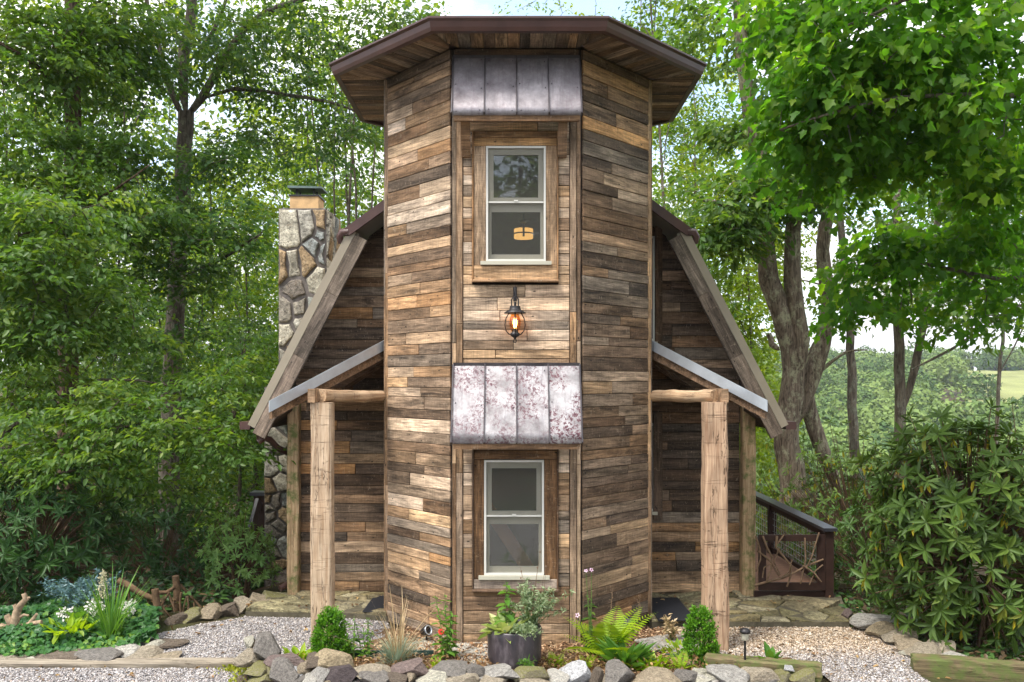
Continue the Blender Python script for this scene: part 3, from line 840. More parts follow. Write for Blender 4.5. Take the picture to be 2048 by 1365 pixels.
au = awning(5.86, 5.215, 8.19, -0.582, 0.672, 0, (0.10, 0.10, 0.13, 0.10))
al = awning(2.80, 2.045, 8.13, -0.582, 0.672, 0, (0.75, 0.95, 0.85, 1.0))
for x in (-0.455, 0.497):
    MB().hexa([Vector((x-.045, 8.475, 4.86)), Vector((x+.045, 8.475, 4.86)), Vector((x+.045, 8.42, 4.86)), Vector((x-.045, 8.42, 4.86))][::-1],
              [Vector((x-.045, 8.30, 5.21)), Vector((x+.045, 8.30, 5.21)), Vector((x+.045, 8.24, 5.19)), Vector((x-.045, 8.24, 5.19))][::-1]).build('bracket', M['plank_soft'], au, color=TONES['brown']+(1,))
for x in (-0.50, 0.592):
    MB().box((x-.03, 8.24, 2.02), (x+.03, 8.47, 2.055)).build('bracket', M['plank_soft'], al, color=TONES['umber']+(1,))

# ------------------------------------------------------------------ tower roof: soffit boards, gutters, low octagonal metal roof
OC = Vector((0.062, 10.055, 0)); AP = 1.965
def octv(ap, z):
    r = ap/cos(pi/8)
    return [Vector((OC.x+r*cos(-pi/2-pi/8+k*pi/4), OC.y+r*sin(-pi/2-pi/8+k*pi/4), z)) for k in range(8)]
E = octv(AP, 5.965)                         # E[0] front left, going to the right
roof = MB()
Et, apex = octv(AP-0.02, 6.085), Vector((OC.x, OC.y, 6.72))
El = octv(AP-0.02, 5.99)
roof.add(Et+El+[apex], [(k, (k+1) % 8, 16) for k in range(8)]+[(8+k, 8+(k+1) % 8, (k+1) % 8, k) for k in range(8)]+[tuple(reversed(range(8, 16)))])
troof = roof.build('tower_roof', M['brown_metal'], cabin)
for k in range(8):
    p, q = Et[k], Et[(k+1) % 8]
    for t in (0.0, 0.25, 0.5, 0.75):
        e = p.lerp(q, t); top = apex if t == 0 else e.lerp(apex, 0.55)
        MB().bar(e+Vector((0, 0, 0.014)), top+Vector((0, 0, 0.014)), 0.03, 0.03).build('roof_seam', M['brown_metal'], troof)
INN = {6: (LB, LC), 7: (LC, A), 0: (A, B), 1: (B, RC), 2: (RC, RB)}
INN[6] = (Vector((-1.392, 10.9, 0)), LC); INN[2] = (RC, Vector((1.524, 10.9, 0)))
for k, (wi, wj) in INN.items():
    p, q = E[k].copy(), E[(k+1) % 8].copy(); p.z = q.z = 0
    L = (q-p).length; s_ = (q-p)/L; inw = Vector((-s_.y, s_.x, 0))
    ai, di = (wi-p).dot(s_), (wi-p).dot(inw); aj, dj = (wj-p).dot(s_), (wj-p).dot(inw)
    def dep(s):
        if s < ai: return di*s/max(ai, 1e-3)
        if s > aj: return dj*(L-s)/max(L-aj, 1e-3)
        return di+(dj-di)*(s-ai)/max(aj-ai, 1e-3)
    m = frame((p.x, p.y, 5.962), inw, s_)          # x inwards along the board, y along the eave; outward = down
    s = 0.0
    while s < L-0.02:
        wd = min(R.uniform(0.085, 0.14), L-s)
        if L-s-wd < 0.04: wd = L-s
        d0, d1 = max(0.03, dep(s)), max(0.03, dep(s+wd))
        board(troof, m, [(0.0, s+.002), (d0, s+.002), (d1, s+wd-.002), (0.0, s+wd-.002)], 0.016, tone(W_SOFFIT, R), M['plank'], 'soffit_board', -0.02)
        s += wd
prof = [(-0.02, 5.955), (0.035, 5.955), (0.05, 5.99), (0.062, 6.04), (0.085, 6.06), (0.085, 6.078), (-0.02, 6.088)]
rings = [octv(AP+o, z) for o, z in prof]
for k in range(8):
    vs = []; fs = []
    for r in rings: vs += [r[k], r[(k+1) % 8]]
    n = len(prof)
    for j in range(n): fs.append((2*j, 2*j+1, 2*((j+1) % n)+1, 2*((j+1) % n)))
    fs += [tuple(2*j for j in range(n))[::-1], tuple(2*j+1 for j in range(n))]
    MB().add(vs, fs).build('gutter', M['brown_metal'], troof)

# ------------------------------------------------------------------ house behind: gable wall, gambrel roof
GY, RY0, RY1 = 10.4, 9.9, 17.0
XM = 0.07
K_ = Vector((-1.89, 0, 4.41)); E_ = Vector((-3.07, 0, 2.126)); RIDGE = Vector((XM, 0, 4.41+(XM+1.89)*0.745))
def mir(x, s): return x if s < 0 else 2*XM-x
def xout(z):
    if z < 2.55: return -2.64
    if z < 4.41: return max(-2.64, -1.89-(4.41-z)*0.5166+0.15)
    return -1.89+0.15+(z-4.41)*1.34
for s in (-1, 1):
    w = MB()
    zs = [-0.35, 2.6, 3.2, 4.41, 4.7]
    xi = -1.40 if s < 0 else 1.53
    fr_, bk = [], []
    vs = []
    for z in zs: vs.append((mir(xout(z), s), GY, z))
    vs += [(xi, GY, 4.7), (xi, GY, -0.35)]
    n = len(vs); vs2 = vs+[(x, GY+0.1, z) for x, y, z in vs]
    fs = [tuple(range(n)), tuple(reversed(range(n, 2*n)))]+[(i, (i+1) % n, n+(i+1) % n, n+i) for i in range(n)]
    gable = w.add(vs2, fs).build('gable_wall', M['sheath'], cabin)
    m = frame((0, GY, 0), (1, 0, 0), UPZ)
    if s < 0: sp = lambda z: (min(xout(z), xi-0.005), xi)
    else: sp = lambda z: (xi, max(mir(xout(z), 1), xi+0.005))
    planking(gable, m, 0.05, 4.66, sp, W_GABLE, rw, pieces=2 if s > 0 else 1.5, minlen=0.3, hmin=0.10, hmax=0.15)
    # casings of the side windows that show beside the tower
    vm = frame((0, GY-0.024, 0), (0, 0, 1), (-1, 0, 0))
    if s > 0:
        for (z0, z1, xa, xb) in ((3.02, 4.52, 1.745, 1.83), (0.95, 2.24, 1.72, 1.83)):
            g = MB(); g.box((1.54, GY-0.05, z0+0.1), (1.737, GY-0.012, z1-0.12)); wn = g.build('window', M['white'], cabin)
            MB().box((1.54, GY-0.054, z0+0.13), (1.715, GY-0.0505, z1-0.15)).build('pane', M['copper_edge'], wn)
            board(wn, vm, [(z0, -xb), (z1, -xb), (z1, -xa), (z0, -xa)], 0.04, TONES['umber']+(1,), M['plank_soft'], 'casing')
            MB().box((1.54, GY-0.07, z0+0.055), (1.77, GY-0.03, z0+0.095)).build('sill', M['vinyl'], wn)
    else:
        for (z0, z1, xa, xb) in ((3.3, 4.55, -1.50, -1.455), (0.9, 2.2, -1.47, -1.43)):
            board(gable, vm, [(z0, -xb), (z1, -xb), (z1, -xa), (z0, -xa)], 0.04, TONES['brown']+(1,), M['plank_soft'], 'casing')
    # side wall running back
    xs = mir(-2.64, s)
    MB().box((min(xs, xs+s*-0.1), GY+0.1, -0.35), (max(xs, xs+s*-0.1), RY1-0.4, 2.75)).build('side_wall', M['plank_soft'], cabin, color=TONES['brown']+(1,))
    # roof: two slopes, each a slab with standing seams
    def P3(p, y, off=0.0, up=0.0): return Vector((mir(p.x, s), y, p.z+up))
    d = (E_-K_).normalized(); nin = Vector((0.888, 0, -0.459))
    def sl(p, o, y): q = p+nin*o; return Vector((mir(q.x, s), y, q.z))
    low = MB().hexa([sl(E_, 0.12, RY0+.04), sl(K_, 0.12, RY0+.04), sl(K_, 0.12, RY1), sl(E_, 0.12, RY1)],
                    [sl(E_, 0.0, RY0+.04), sl(K_, 0.0, RY0+.04), sl(K_, 0.0, RY1), sl(E_, 0.0, RY1)])
    lowr = low.build('lower_roof', M['beige_metal'], cabin)
    for y in np.arange(RY0+0.3, RY1, 0.42):
        MB().bar(sl(K_, -0.012, y), sl(E_, -0.012, y), 0.03, 0.03, up=(1, 0, 0.4)).build('roof_seam', M['beige_metal'], lowr)
    n2 = Vector((0.597, 0, -0.802))
    def su(p, o, y): q = p+n2*o; return Vector((mir(q.x, s), y, q.z))
    K2 = K_+Vector((-0.06, 0, 0.0))
    upr = MB().hexa([su(K2, 0.10, RY0+.02), su(RIDGE, 0.10, RY0+.02), su(RIDGE, 0.10, RY1), su(K2, 0.10, RY1)],
                    [su(K2, 0.0, RY0+.02), su(RIDGE, 0.0, RY0+.02), su(RIDGE, 0.0, RY1), su(K2, 0.0, RY1)]).build('upper_roof', M['beige_metal'], cabin)
    for y in np.arange(RY0+0.3, RY1, 0.42):
        MB().bar(su(K2, -0.012, y), su(RIDGE, -0.012, y), 0.03, 0.03).build('roof_seam', M['beige_metal'], upr)
    # rake: beige metal edge, then the grey board, on the front of the overhang
    MB().hexa([sl(E_, 0.085, RY0-.012), sl(K_, 0.085, RY0-.012), sl(K_, 0.085, RY0+.04), sl(E_, 0.085, RY0+.04)],
              [sl(E_, -0.008, RY0-.012), sl(K_, -0.008, RY0-.012), sl(K_, -0.008, RY0+.04), sl(E_, -0.008, RY0+.04)]).build('rake_metal', M['beige_metal'], lowr)
    L = (E_-K_).length
    cuts = [0.0, 0.30, 0.62, 1.0]
    fm_ = frame(Vector((mir(K_.x, s), RY0+0.035, K_.z)), Vector((d.x*(1 if s < 0 else -1), 0, d.z)), Vector((nin.x*(1 if s < 0 else -1), 0, nin.z)))
    # the board faces the viewer on both sides
    for c0, c1 in zip(cuts, cuts[1:]):
        a, b = L*c0+0.0008+0.03*(c0 == 0), L*c1-0.0008+0.06*(c1 == 1)
        if s < 0:
            # frame w = u x v; flip so that it points to the viewer
            m2 = frame(fm_.translation, -fm_.col[0].to_3d(), fm_.col[1].to_3d())
            quad = [(-b, 0.088), (-a, 0.088), (-a, 0.245), (-b, 0.245)]
        else:
            m2 = frame(fm_.translation, fm_.col[0].to_3d(), fm_.col[1].to_3d())
            quad = [(a, 0.088), (b, 0.088), (b, 0.245), (a, 0.245)]
        if (m2.col[2].y) > 0:
            m2 = frame(fm_.translation, -m2.col[0].to_3d(), m2.col[1].to_3d()); quad = [(-q[0], q[1]) for q in quad][::-1]; quad = [quad[1], quad[0], quad[3], quad[2]] if False else quad
            quad = sorted(quad, key=lambda q: q[1]); lo2 = sorted(quad[:2]); hi2 = sorted(quad[2:], reverse=True); quad = lo2+hi2
        board(lowr, m2, quad, 0.045, [(0.165, 0.135, 0.11, 1), (0.14, 0.115, 0.098, 1), (0.19, 0.155, 0.13, 1)][cuts.index(c0)], M['rake'], 'rake_board')
    # boards under the overhang
    t = 0.05
    while t < L-0.03:
        wd = R.uniform(0.10, 0.15)
        a = K_+d*t; b = K_+d*min(L, t+wd-0.004)
        q = MB().hexa([sl(a, 0.145, RY0+.04), sl(b, 0.145, RY0+.04), sl(b, 0.145, GY), sl(a, 0.145, GY)],
                      [sl(a, 0.122, RY0+.04), sl(b, 0.122, RY0+.04), sl(b, 0.122, GY), sl(a, 0.122, GY)])
        q.build('soffit_board', M['plank_soft'], lowr, loc=sl(a, 0.13, 10.1), color=tone(W_SOFFIT, R))
        t += wd
    # upper rake: brown fascia with a rounded drip end
    f1, f2 = su(K2, 0.055, RY0-.02), su(RIDGE, 0.055, RY0-.02)
    MB().bar(f1, f2, 0.05, 0.10).build('fascia', M['brown_metal'], upr)
    kx = mir(K2.x, s)
    MB().tube([su(K2, 0.05, RY0-.005)+Vector((-s*0.02, 0, 0)), Vector((kx+s*0.03, RY0-.004, K_.z-0.045)), Vector((kx+s*0.055, RY0, K_.z-0.10)), Vector((kx+s*0.05, RY0+.02, K_.z-0.17))], [0.05, 0.05, 0.045, 0.03], 8).build('drip_cap', M['brown_metal'], upr)
    # eave gutter along the low edge
    ex = mir(E_.x, s)
    MB().box((min(ex-s*0.02, ex+s*0.10), RY0-0.01, E_.z-0.055), (max(ex-s*0.02, ex+s*0.10), RY1, E_.z+0.035)).build('gutter', M['brown_metal'], lowr)
    # soffit closing the eave
    MB().hexa([sl(E_, 0.14, RY0+.06), Vector((xs, RY0+.06, 2.28)), Vector((xs, RY1-.5, 2.28)), sl(E_, 0.14, RY1-.5)],
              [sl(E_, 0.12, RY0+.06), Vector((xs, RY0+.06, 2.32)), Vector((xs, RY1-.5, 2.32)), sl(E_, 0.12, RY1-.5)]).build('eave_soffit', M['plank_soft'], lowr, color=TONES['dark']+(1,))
# downspout at the left eave
ds = MB()
ds.tube([at(521, 862, 9.98), at(520, 872, 9.98), at(523, 882, 10.0)], 0.045, 10)
ds.tube([at(516, 885, 9.97), at(528, 876, 10.0), at(540, 880, 10.1), at(556, 897, 10.25), at(585, 910, 10.5)], 0.038, 10)
ds.tube([at(585, 910, 10.5), at(592, 1020, 10.52), at(596, 1150, 10.5), at(580, 1166, 10.4), at(560, 1178, 10.3)], 0.04, 10)
ds.build('downspout', M['brown_metal'], cabin)

# ------------------------------------------------------------------ porch roofs, beams and posts
def hewn_post(x0, x1, y0, y1, z0, z1, mat, rnd, wob=0.012, name='post', lean=0.0, n=16):
    vs = []; fs = []
    cx, cy = (x0+x1)/2, (y0+y1)/2; hx, hy = (x1-x0)/2*.92, (y1-y0)/2*.92
    prof = [(-1, -.82), (-.82, -1), (-.3, -1), (.3, -1), (.82, -1), (1, -.82), (1, 0), (1, .82), (.82, 1), (0, 1), (-.82, 1), (-1, .82), (-1, 0)]
    m = len(prof); off = [rnd.uniform(-wob, wob) for _ in range(m)]
    for i in range(n+1):
        t = i/n; z = z0+(z1-z0)*t
        off = [o*0.7+rnd.uniform(-wob, wob)*0.6 for o in off]
        sx = 1+0.03*sin(t*5+rnd.random()*.3)
        for k, (a, b) in enumerate(prof):
            l = 1+off[k]/max(hx, hy)
            vs.append((cx+lean*t+a*hx*l*sx, cy+b*hy*l, z))
    for i in range(n):
        for k in range(m): fs.append((i*m+k, i*m+(k+1) % m, (i+1)*m+(k+1) % m, (i+1)*m+k))
    fs += [tuple(reversed(range(m))), tuple(range(n*m, n*m+m))]
    return MB().add(vs, fs).build(name, mat, cabin, loc=(cx, cy, z0))
rp = random.Random(21)
hewn_post(-1.998, -1.772, 8.36, 8.56, -0.04, 2.425, M['log'], rp, 0.006)
hewn_post(1.883, 2.125, 8.30, 8.52, -0.06, 2.43, M['log_checked'], rp, 0.010)
hewn_post(-2.715, -2.565, 10.22, 10.37, 0.02, 2.42, M['post_old'], rp, 0.006)
hewn_post(2.765, 2.935, 10.2, 10.36, 0.0, 2.42, M['post_old'], rp, 0.006)
SLP = 0.668
for s in (-1, 1):
    xt, xb = (-1.40, -2.377) if s < 0 else (1.532, 2.50)
    ytop, ylow = 9.44, 8.36
    zt = 3.09
    z_at = lambda x: zt-SLP*abs(x-xt)
    pl = [Vector((xt, ytop, z_at(xt))), Vector((xb, ylow, z_at(xb))), Vector((xb, GY-0.03, z_at(xb))), Vector((xt, GY-0.03, z_at(xt)))]
    dn = lambda p, h: p-Vector((0, 0, h))
    pr = MB().hexa([dn(p, 0.03) for p in pl], pl).build('porch_roof', M['galv'], cabin)
    # ceiling boards under the metal
    MB().hexa([dn(p, 0.05) for p in pl], [dn(p, 0.032) for p in pl]).build('roof_deck', M['plank_soft'], pr, color=TONES['umber']+(1,))
    dirv = (pl[1]-pl[0]).normalized(); out = Vector((dirv.y, -dirv.x, 0)).normalized()
    if out.y > 0: out = -out
    e0, e1 = pl[0]+out*0.012, pl[1]+out*0.012+dirv*0.02
    MB().hexa([dn(e0, 0.10), dn(e1, 0.10), dn(e1, 0.10)-out*0.01, dn(e0, 0.10)-out*0.01], [e0+Vector((0, 0, .012)), e1+Vector((0, 0, .012)), e1+Vector((0, 0, .012))-out*0.01, e0+Vector((0, 0, .012))-out*0.01]).build('verge_trim', M['galv'], pr)
    f0, f1 = pl[0]-out*0.02, pl[1]-out*0.02-dirv*0.03
    MB().hexa([dn(f0, 0.20), dn(f1, 0.19), dn(f1, 0.19)-out*0.04, dn(f0, 0.20)-out*0.04], [dn(f0, 0.052), dn(f1, 0.052), dn(f1, 0.052)-out*0.04, dn(f0, 0.052)-out*0.04]).build('verge_board', M['plank_soft'], pr, color=TONES['brown']+(1,))
    for y in (9.72, 9.98, 10.24):
        xa = xt; xl = xb-s*0.03
        a = Vector((xa, y, z_at(xa)-0.052)); b = Vector((xl, y, z_at(xl)-0.052))
        h = 0.12
        MB().hexa([dn(a, h)+Vector((0, -.022, 0)), dn(b, h)+Vector((0, -.022, 0)), dn(b, h)+Vector((0, .022, 0)), dn(a, h)+Vector((0, .022, 0))],
                  [a+Vector((0, -.022, 0)), b+Vector((0, -.022, 0)), b+Vector((0, .022, 0)), a+Vector((0, .022, 0))]).build('rafter', M['plank_soft'], pr, color=TONES['brown']+(1,))
    # log beam from the post to the tower corner, and the plate running back along the posts
    px = -1.90 if s < 0 else 2.02
    a = Vector((px, 8.46, 2.49)); b = Vector((xt, 9.43, 2.47))
    pts = [a.lerp(b, t)+Vector((0, 0, rp.uniform(-.006, .006))) for t in np.linspace(0, 1, 9)]
    dl = (b-a).normalized(); an = atan2(dl.y, dl.x)
    bm_ = MB().tube([Matrix.Rotation(-an, 4, 'Z') @ (p-a) for p in pts], [0.062+rp.uniform(-.006, .006) for _ in pts], 12, wob=0.12, rnd=rp)
    o = bm_.build('log_beam', M['log_beam'], cabin); o.matrix_basis = Matrix.Translation(a) @ Matrix.Rotation(an, 4, 'Z'); o.parent = None
    o.parent = cabin; o.matrix_parent_inverse = cabin.matrix_basis.inverted()
    bx = px+s*0.07
    MB().box((bx-0.035, 8.34, 2.428), (bx+0.035, 10.36, 2.56)).build('porch_plate', M['plank_soft'], cabin, color=TONES['mid']+(1,))

# ------------------------------------------------------------------ chimney of fieldstone
CHC = [hexc('bdb8aa')[:3], hexc('aeb0a6')[:3], hexc('c9c2ae')[:3], hexc('a39b8d')[:3], hexc('b39a78')[:3], hexc('a3a8a4')[:3], hexc('d0c8b4')[:3], hexc('948a7e')[:3]]
cx0, cx1, cy0, cy1 = -3.24, -2.58, 11.8, 12.56
core = MB()
core.box((cx0, cy0, 2.55), (cx1, cy1, 5.03)); core.box((-3.42, 11.74, -0.9), (-2.66, 12.62, 2.55))
chim = core.build('chimney', M['mortar'], cabin)
rc = random.Random(4)
stone_face(frame((cx0, cy0, 2.6), (1, 0, 0), UPZ), cells(0.66, 2.43, 29, rc, 1, 0.75), chim, M['stone'], 0.021, 0.04, CHC, rc)
stone_face(frame((cx1, cy0, 2.9), (0, 1, 0), UPZ), cells(0.76, 2.13, 26, rc, 1, 0.6), chim, M['stone'], 0.016, 0.04, CHC, rc)
CHD = [tuple(v*0.85 for v in c) for c in CHC]
stone_face(frame((-3.42, 11.74, -0.8), (1, 0, 0), UPZ), [c for c in cells(0.76, 3.35, 50, rc, 1, 1.0) if sum(p[0] for p in c)/len(c) < 0.5], chim, M['stone'], 0.012, 0.045, CHD, rc)
fx, fy = -2.93, 12.16
MB().box((fx-0.20, fy-0.18, 5.03), (fx+0.20, fy+0.18, 5.235)).build('flue', M['flue'], chim)
MB().box((fx-0.215, fy-0.195, 5.235), (fx+0.215, fy+0.195, 5.26)).build('flue_collar', M['iron'], chim)
for dx in (-.12, .12):
    for dy in (-.1, .1): MB().box((fx+dx-.012, fy+dy-.012, 5.26), (fx+dx+.012, fy+dy+.012, 5.36)).build('cap_leg', M['iron'], chim)
cap = MB().hexa([Vector((fx-.23, fy-.2, 5.35)), Vector((fx+.25, fy-.2, 5.345)), Vector((fx+.25, fy+.22, 5.355)), Vector((fx-.23, fy+.22, 5.36))],
                [Vector((fx-.23, fy-.2, 5.385)), Vector((fx+.25, fy-.2, 5.37)), Vector((fx+.25, fy+.22, 5.38)), Vector((fx-.23, fy+.22, 5.395))]).build('chimney_cap', M['cap'], chim)

# ------------------------------------------------------------------ lantern on the tower
lx, ly = 0.03, 8.36
Lz = lambda py: CZ-(py-HY)*ly/F
lan = empty('lantern', (lx, FY-0.03, Lz(625)), 'black iron hurricane lantern glowing amber on the tower front', 'lantern')
hk = MB()
hk.tube([(lx, FY-0.02, Lz(582)), (lx, FY-0.06, Lz(574)), (lx, FY-0.12, Lz(573)), (lx, ly, Lz(582)), (lx+0.012, ly, Lz(590)), (lx, ly, Lz(594))], 0.007, 8)
hk.box((lx-.018, FY-0.032, Lz(600)), (lx+.018, FY-0.021, Lz(572)))
hk.build('hook', M['iron'], lan)
bail = []
for k in range(13):
    a = pi*k/12; bail.append((lx+0.034*cos(a), ly, Lz(601)+0.03*sin(a)))
bail = [(lx+0.034, ly, Lz(618))]+bail+[(lx-0.034, ly, Lz(618))]
MB().tube(bail, 0.006, 6).build('bail', M['iron'], lan)
MB().lathe([(0.012, 0.085), (0.012, 0.05)], (lx, ly, Lz(622)), 10).lathe([(0.052, 0.045), (0.055, 0.02), (0.06, 0.012), (0.106, -0.018), (0.108, -0.026), (0.05, -0.012)], (lx, ly, Lz(622)), 24).build('hood', M['iron'], lan)
MB().lathe([(0.036, 0.07), (0.05, 0.03), (0.055, -0.02), (0.047, -0.07), (0.036, -0.095)], (lx, ly, Lz(643)), 20, False).build('globe', M['amber'], lan)
MB().lathe([(0.006, 0.035), (0.018, 0.02), (0.02, -0.01), (0.012, -0.05), (0.006, -0.06)], (lx, ly, Lz(645)), 12).build('bulb', M['bulb'], lan)
MB().lathe([(0.03, 0.0), (0.032, -0.03), (0.046, -0.04), (0.05, -0.055), (0.03, -0.075), (0.012, -0.085), (0.008, -0.10)], (lx, ly, Lz(659)), 18).build('burner', M['iron'], lan)
cg = MB()
for dx, dy in ((1, 0), (-1, 0), (0, 1), (0, -1)):
    cg.tube([(lx+dx*r, ly+dy*r, z) for r, z in ((0.058, Lz(626)), (0.088, Lz(637)), (0.1, Lz(650)), (0.088, Lz(662)), (0.06, Lz(669)), (0.03, Lz(670)))], 0.006, 6)
cg.tube([(lx+0.013*cos(a), ly, Lz(682)+0.018*sin(a)) for a in np.linspace(0, 2*pi, 12)], 0.005, 6, False)
cg.build('cage', M['iron'], lan)
# ------------------------------------------------------------------ terrain
def sst(a, b, x):
    t = np.clip((np.asarray(x, float)-a)/(b-a), 0, 1); return t*t*(3-2*t)
def terrain(x, y):
    x = np.asarray(x, float); y = np.asarray(y, float)
    right = sst(1.5, 4.6, x)
    z = -0.03-right*np.clip(y-10.6, 0, None)*0.17*sst(10.6, 14, y)
    z = np.where(right > 0.0, np.maximum(z, -15.0), z)
    left = sst(-2.4, -3.6, -x*-1) if False else 1-sst(-4.0, -2.6, x)
    z = z-left*np.clip(np.clip(y-9.9, 0, 8)*0.16, 0, 1.3)-left*np.clip(y-20, 0, 60)*0.05
    hillz = -15+sst(95, 330, y)*20.0+np.clip(y-330, 0, 1200)*0.004
    far = sst(70, 120, y)
    z = z*(1-far)+hillz*far
    z = z+0.35*np.sin(x*0.21+y*0.13)*sst(14, 30, y)
    return z
def tz(x, y): return float(terrain(x, y))

ax = np.unique(np.concatenate([np.linspace(-900, -60, 30), np.linspace(-60, -8, 27), np.linspace(-8, 8, 65), np.linspace(8, 60, 27), np.linspace(60, 900, 36)]))
ay = np.unique(np.concatenate([np.linspace(-300, -6, 12), np.linspace(-6, 20, 105), np.linspace(20, 120, 41), np.linspace(120, 360, 49), np.linspace(360, 3000, 24)]))
gx, gy = np.meshgrid(ax, ay)
gz = terrain(gx, gy)
nx_, ny_ = len(ax), len(ay)
idx = np.arange(nx_*ny_).reshape(ny_, nx_)
quads = np.stack([idx[:-1, :-1].ravel(), idx[:-1, 1:].ravel(), idx[1:, 1:].ravel(), idx[1:, :-1].ravel()], 1)
struct(np_object('ground', np.stack([gx.ravel(), gy.ravel(), gz.ravel()], 1), quads, M['ground'], smooth=True))

def sheet(name, poly, z, mat, th=0.0):
    mb = MB(); n = len(poly)
    mb.add([(x, y, z) for x, y in poly], [tuple(range(n))])
    return struct(mb.build(name, mat))
def inside(poly, x, y):
    ins = np.zeros(len(x), bool); n = len(poly)
    for i in range(n):
        (x0, y0), (x1, y1) = poly[i], poly[(i+1) % n]
        c = ((y0 > y) != (y1 > y)) & (x < (x1-x0)*(y-y0)/((y1-y0) or 1e-9)+x0)
        ins ^= c
    return ins
GL = [(-3.55, 7.9), (-1.75, 7.9), (-1.5, 8.3), (-1.25, 8.95), (-1.42, 9.46), (-2.95, 9.52), (-3.35, 9.25), (-3.8, 8.75), (-3.62, 8.2)]
GF = [(-9.5, 1.0), (2.78, 1.0), (2.78, 7.40), (-1.95, 7.42), (-2.4, 7.82), (-9.5, 7.82)]
GR = [(1.2, 8.72), (1.9, 8.1), (2.0, 7.74), (2.8, 7.62), (2.8, 1.0), (3.6, 1.0), (3.66, 7.7), (3.85, 8.2), (3.68, 9.1), (1.55, 9.1)]
sheet('gravel_path', GL, -0.004, M['gravel_bed']); sheet('gravel_drive', GF, -0.008, M['gravel_bed']); sheet('gravel_walk', GR, -0.004, M['gravel_tan'])

OCT_V = np.array([(1, 0, 0), (0, 1, 0), (-1, 0, 0), (0, -1, 0), (0, 0, .7), (0, 0, -.7)], float)
OCT_F = np.array([(0, 1, 4), (1, 2, 4), (2, 3, 4), (3, 0, 4), (1, 0, 5), (2, 1, 5), (3, 2, 5), (0, 3, 5)])
def pebbles(name, poly, dens, z, size, warm_fn):
    xs = [p[0] for p in poly]; ys = [max(6.9, p[1]) for p in poly]
    x0, x1, y0, y1 = min(xs), max(xs), min(ys), max(ys)
    n = int((x1-x0)*(y1-y0)*dens)
    x = RNG.uniform(x0, x1, n); y = RNG.uniform(y0, y1, n)
    k = inside(poly, x, y) & (np.abs(x) < 0.64*y+0.3); x, y = x[k], y[k]; n = len(x)
    s = size*RNG.lognormal(0, 0.28, n)
    V = OCT_V[None]*(1+RNG.uniform(-.35, .35, (n, 6, 3)))*RNG.uniform(.7, 1.25, (n, 1, 3))
    a = RNG.uniform(0, 2*pi, n); ca, sa = np.cos(a)[:, None], np.sin(a)[:, None]
    X = V[..., 0]*ca-V[..., 1]*sa; Y = V[..., 0]*sa+V[..., 1]*ca
    P = np.stack([X*s[:, None]+x[:, None], Y*s[:, None]+y[:, None], V[..., 2]*s[:, None]*0.8+z+RNG.uniform(0, .004, n)[:, None]], 2)
    Fq = (OCT_F[None]+np.arange(n)[:, None, None]*6).reshape(-1, 3)
    t = np.repeat(RNG.beta(2, 2.2, n), 6); w = np.repeat(warm_fn(x, y), 6)
    return stuff(np_object(name, P.reshape(-1, 3), Fq, M['pebble'], attrs={'tint': t, 'warm': w}))
grey = lambda x, y: np.clip(RNG.normal(0.12, 0.18, len(x)), 0, 1)
mixw = lambda x, y: np.clip(RNG.normal(0.15, 0.2, len(x))+0.75*sst(7.9, 8.6, y), 0, 1)
pebbles('gravel', GL, 7500, 0.0, 0.0085, grey); pebbles('gravel', GF, 7500, -0.004, 0.0085, grey); pebbles('gravel', GR, 6500, 0.0, 0.0095, mixw)

# planting bed in front of the tower
bx = np.linspace(-2.3, 2.75, 90); by = np.linspace(7.25, 9.1, 40)
X, Y = np.meshgrid(bx, by)
Z = 0.012+0.02*np.sin(X*5.1)*np.sin(Y*7.3)+RNG.normal(0, 0.006, X.shape)+0.035*sst(8.0, 7.6, Y)*0
edge = np.minimum.reduce([X+2.3, 2.75-X, Y-7.25, 9.1-Y])
Z = np.where(edge < 0.08, -0.06, Z)
lim = (X < -1.45) & (Y > 8.0) | (X < -1.7) & (Y > 7.75) | (X > 1.75) & (Y > 8.02)
Z = np.where(lim, -0.06, Z)
id2 = np.arange(X.size).reshape(X.shape)
q2 = np.stack([id2[:-1, :-1].ravel(), id2[:-1, 1:].ravel(), id2[1:, 1:].ravel(), id2[1:, :-1].ravel()], 1)
struct(np_object('planting_bed', np.stack([X.ravel(), Y.ravel(), Z.ravel()], 1), q2, M['bed'], smooth=True))
def chips(n, poly, z):
    xs = [p[0] for p in poly]; ys = [p[1] for p in poly]
    x = RNG.uniform(min(xs), max(xs), n); y = RNG.uniform(min(ys), max(ys), n)
    k = inside(poly, x, y); x, y = x[k], y[k]; n = len(x)
    L = RNG.uniform(.012, .045, n); w = RNG.uniform(.003, .009, n); a = RNG.uniform(0, 2*pi, n); tl = RNG.normal(0, .35, n)
    d = np.stack([np.cos(a)*np.cos(tl), np.sin(a)*np.cos(tl), np.sin(tl)], 1); s = np.stack([-np.sin(a), np.cos(a), RNG.normal(0, .4, n)], 1)
    c = np.stack([x, y, z+RNG.uniform(.01, .035, n)], 1)
    P = np.stack([c-d*L[:, None]/2-s*w[:, None], c+d*L[:, None]/2-s*w[:, None], c+d*L[:, None]/2+s*w[:, None], c-d*L[:, None]/2+s*w[:, None]], 1)
    stuff(np_object('mulch', P.reshape(-1, 3), np.arange(n*4).reshape(n, 4), M['chips'], attrs={'tint': np.repeat(RNG.random(n), 4)}))
chips(9000, [(-1.6, 7.55), (2.2, 7.55), (1.9, 8.0), (1.55, 9.0), (1.2, 9.1), (-1.2, 9.1), (-1.4, 8.2)], 0.012)

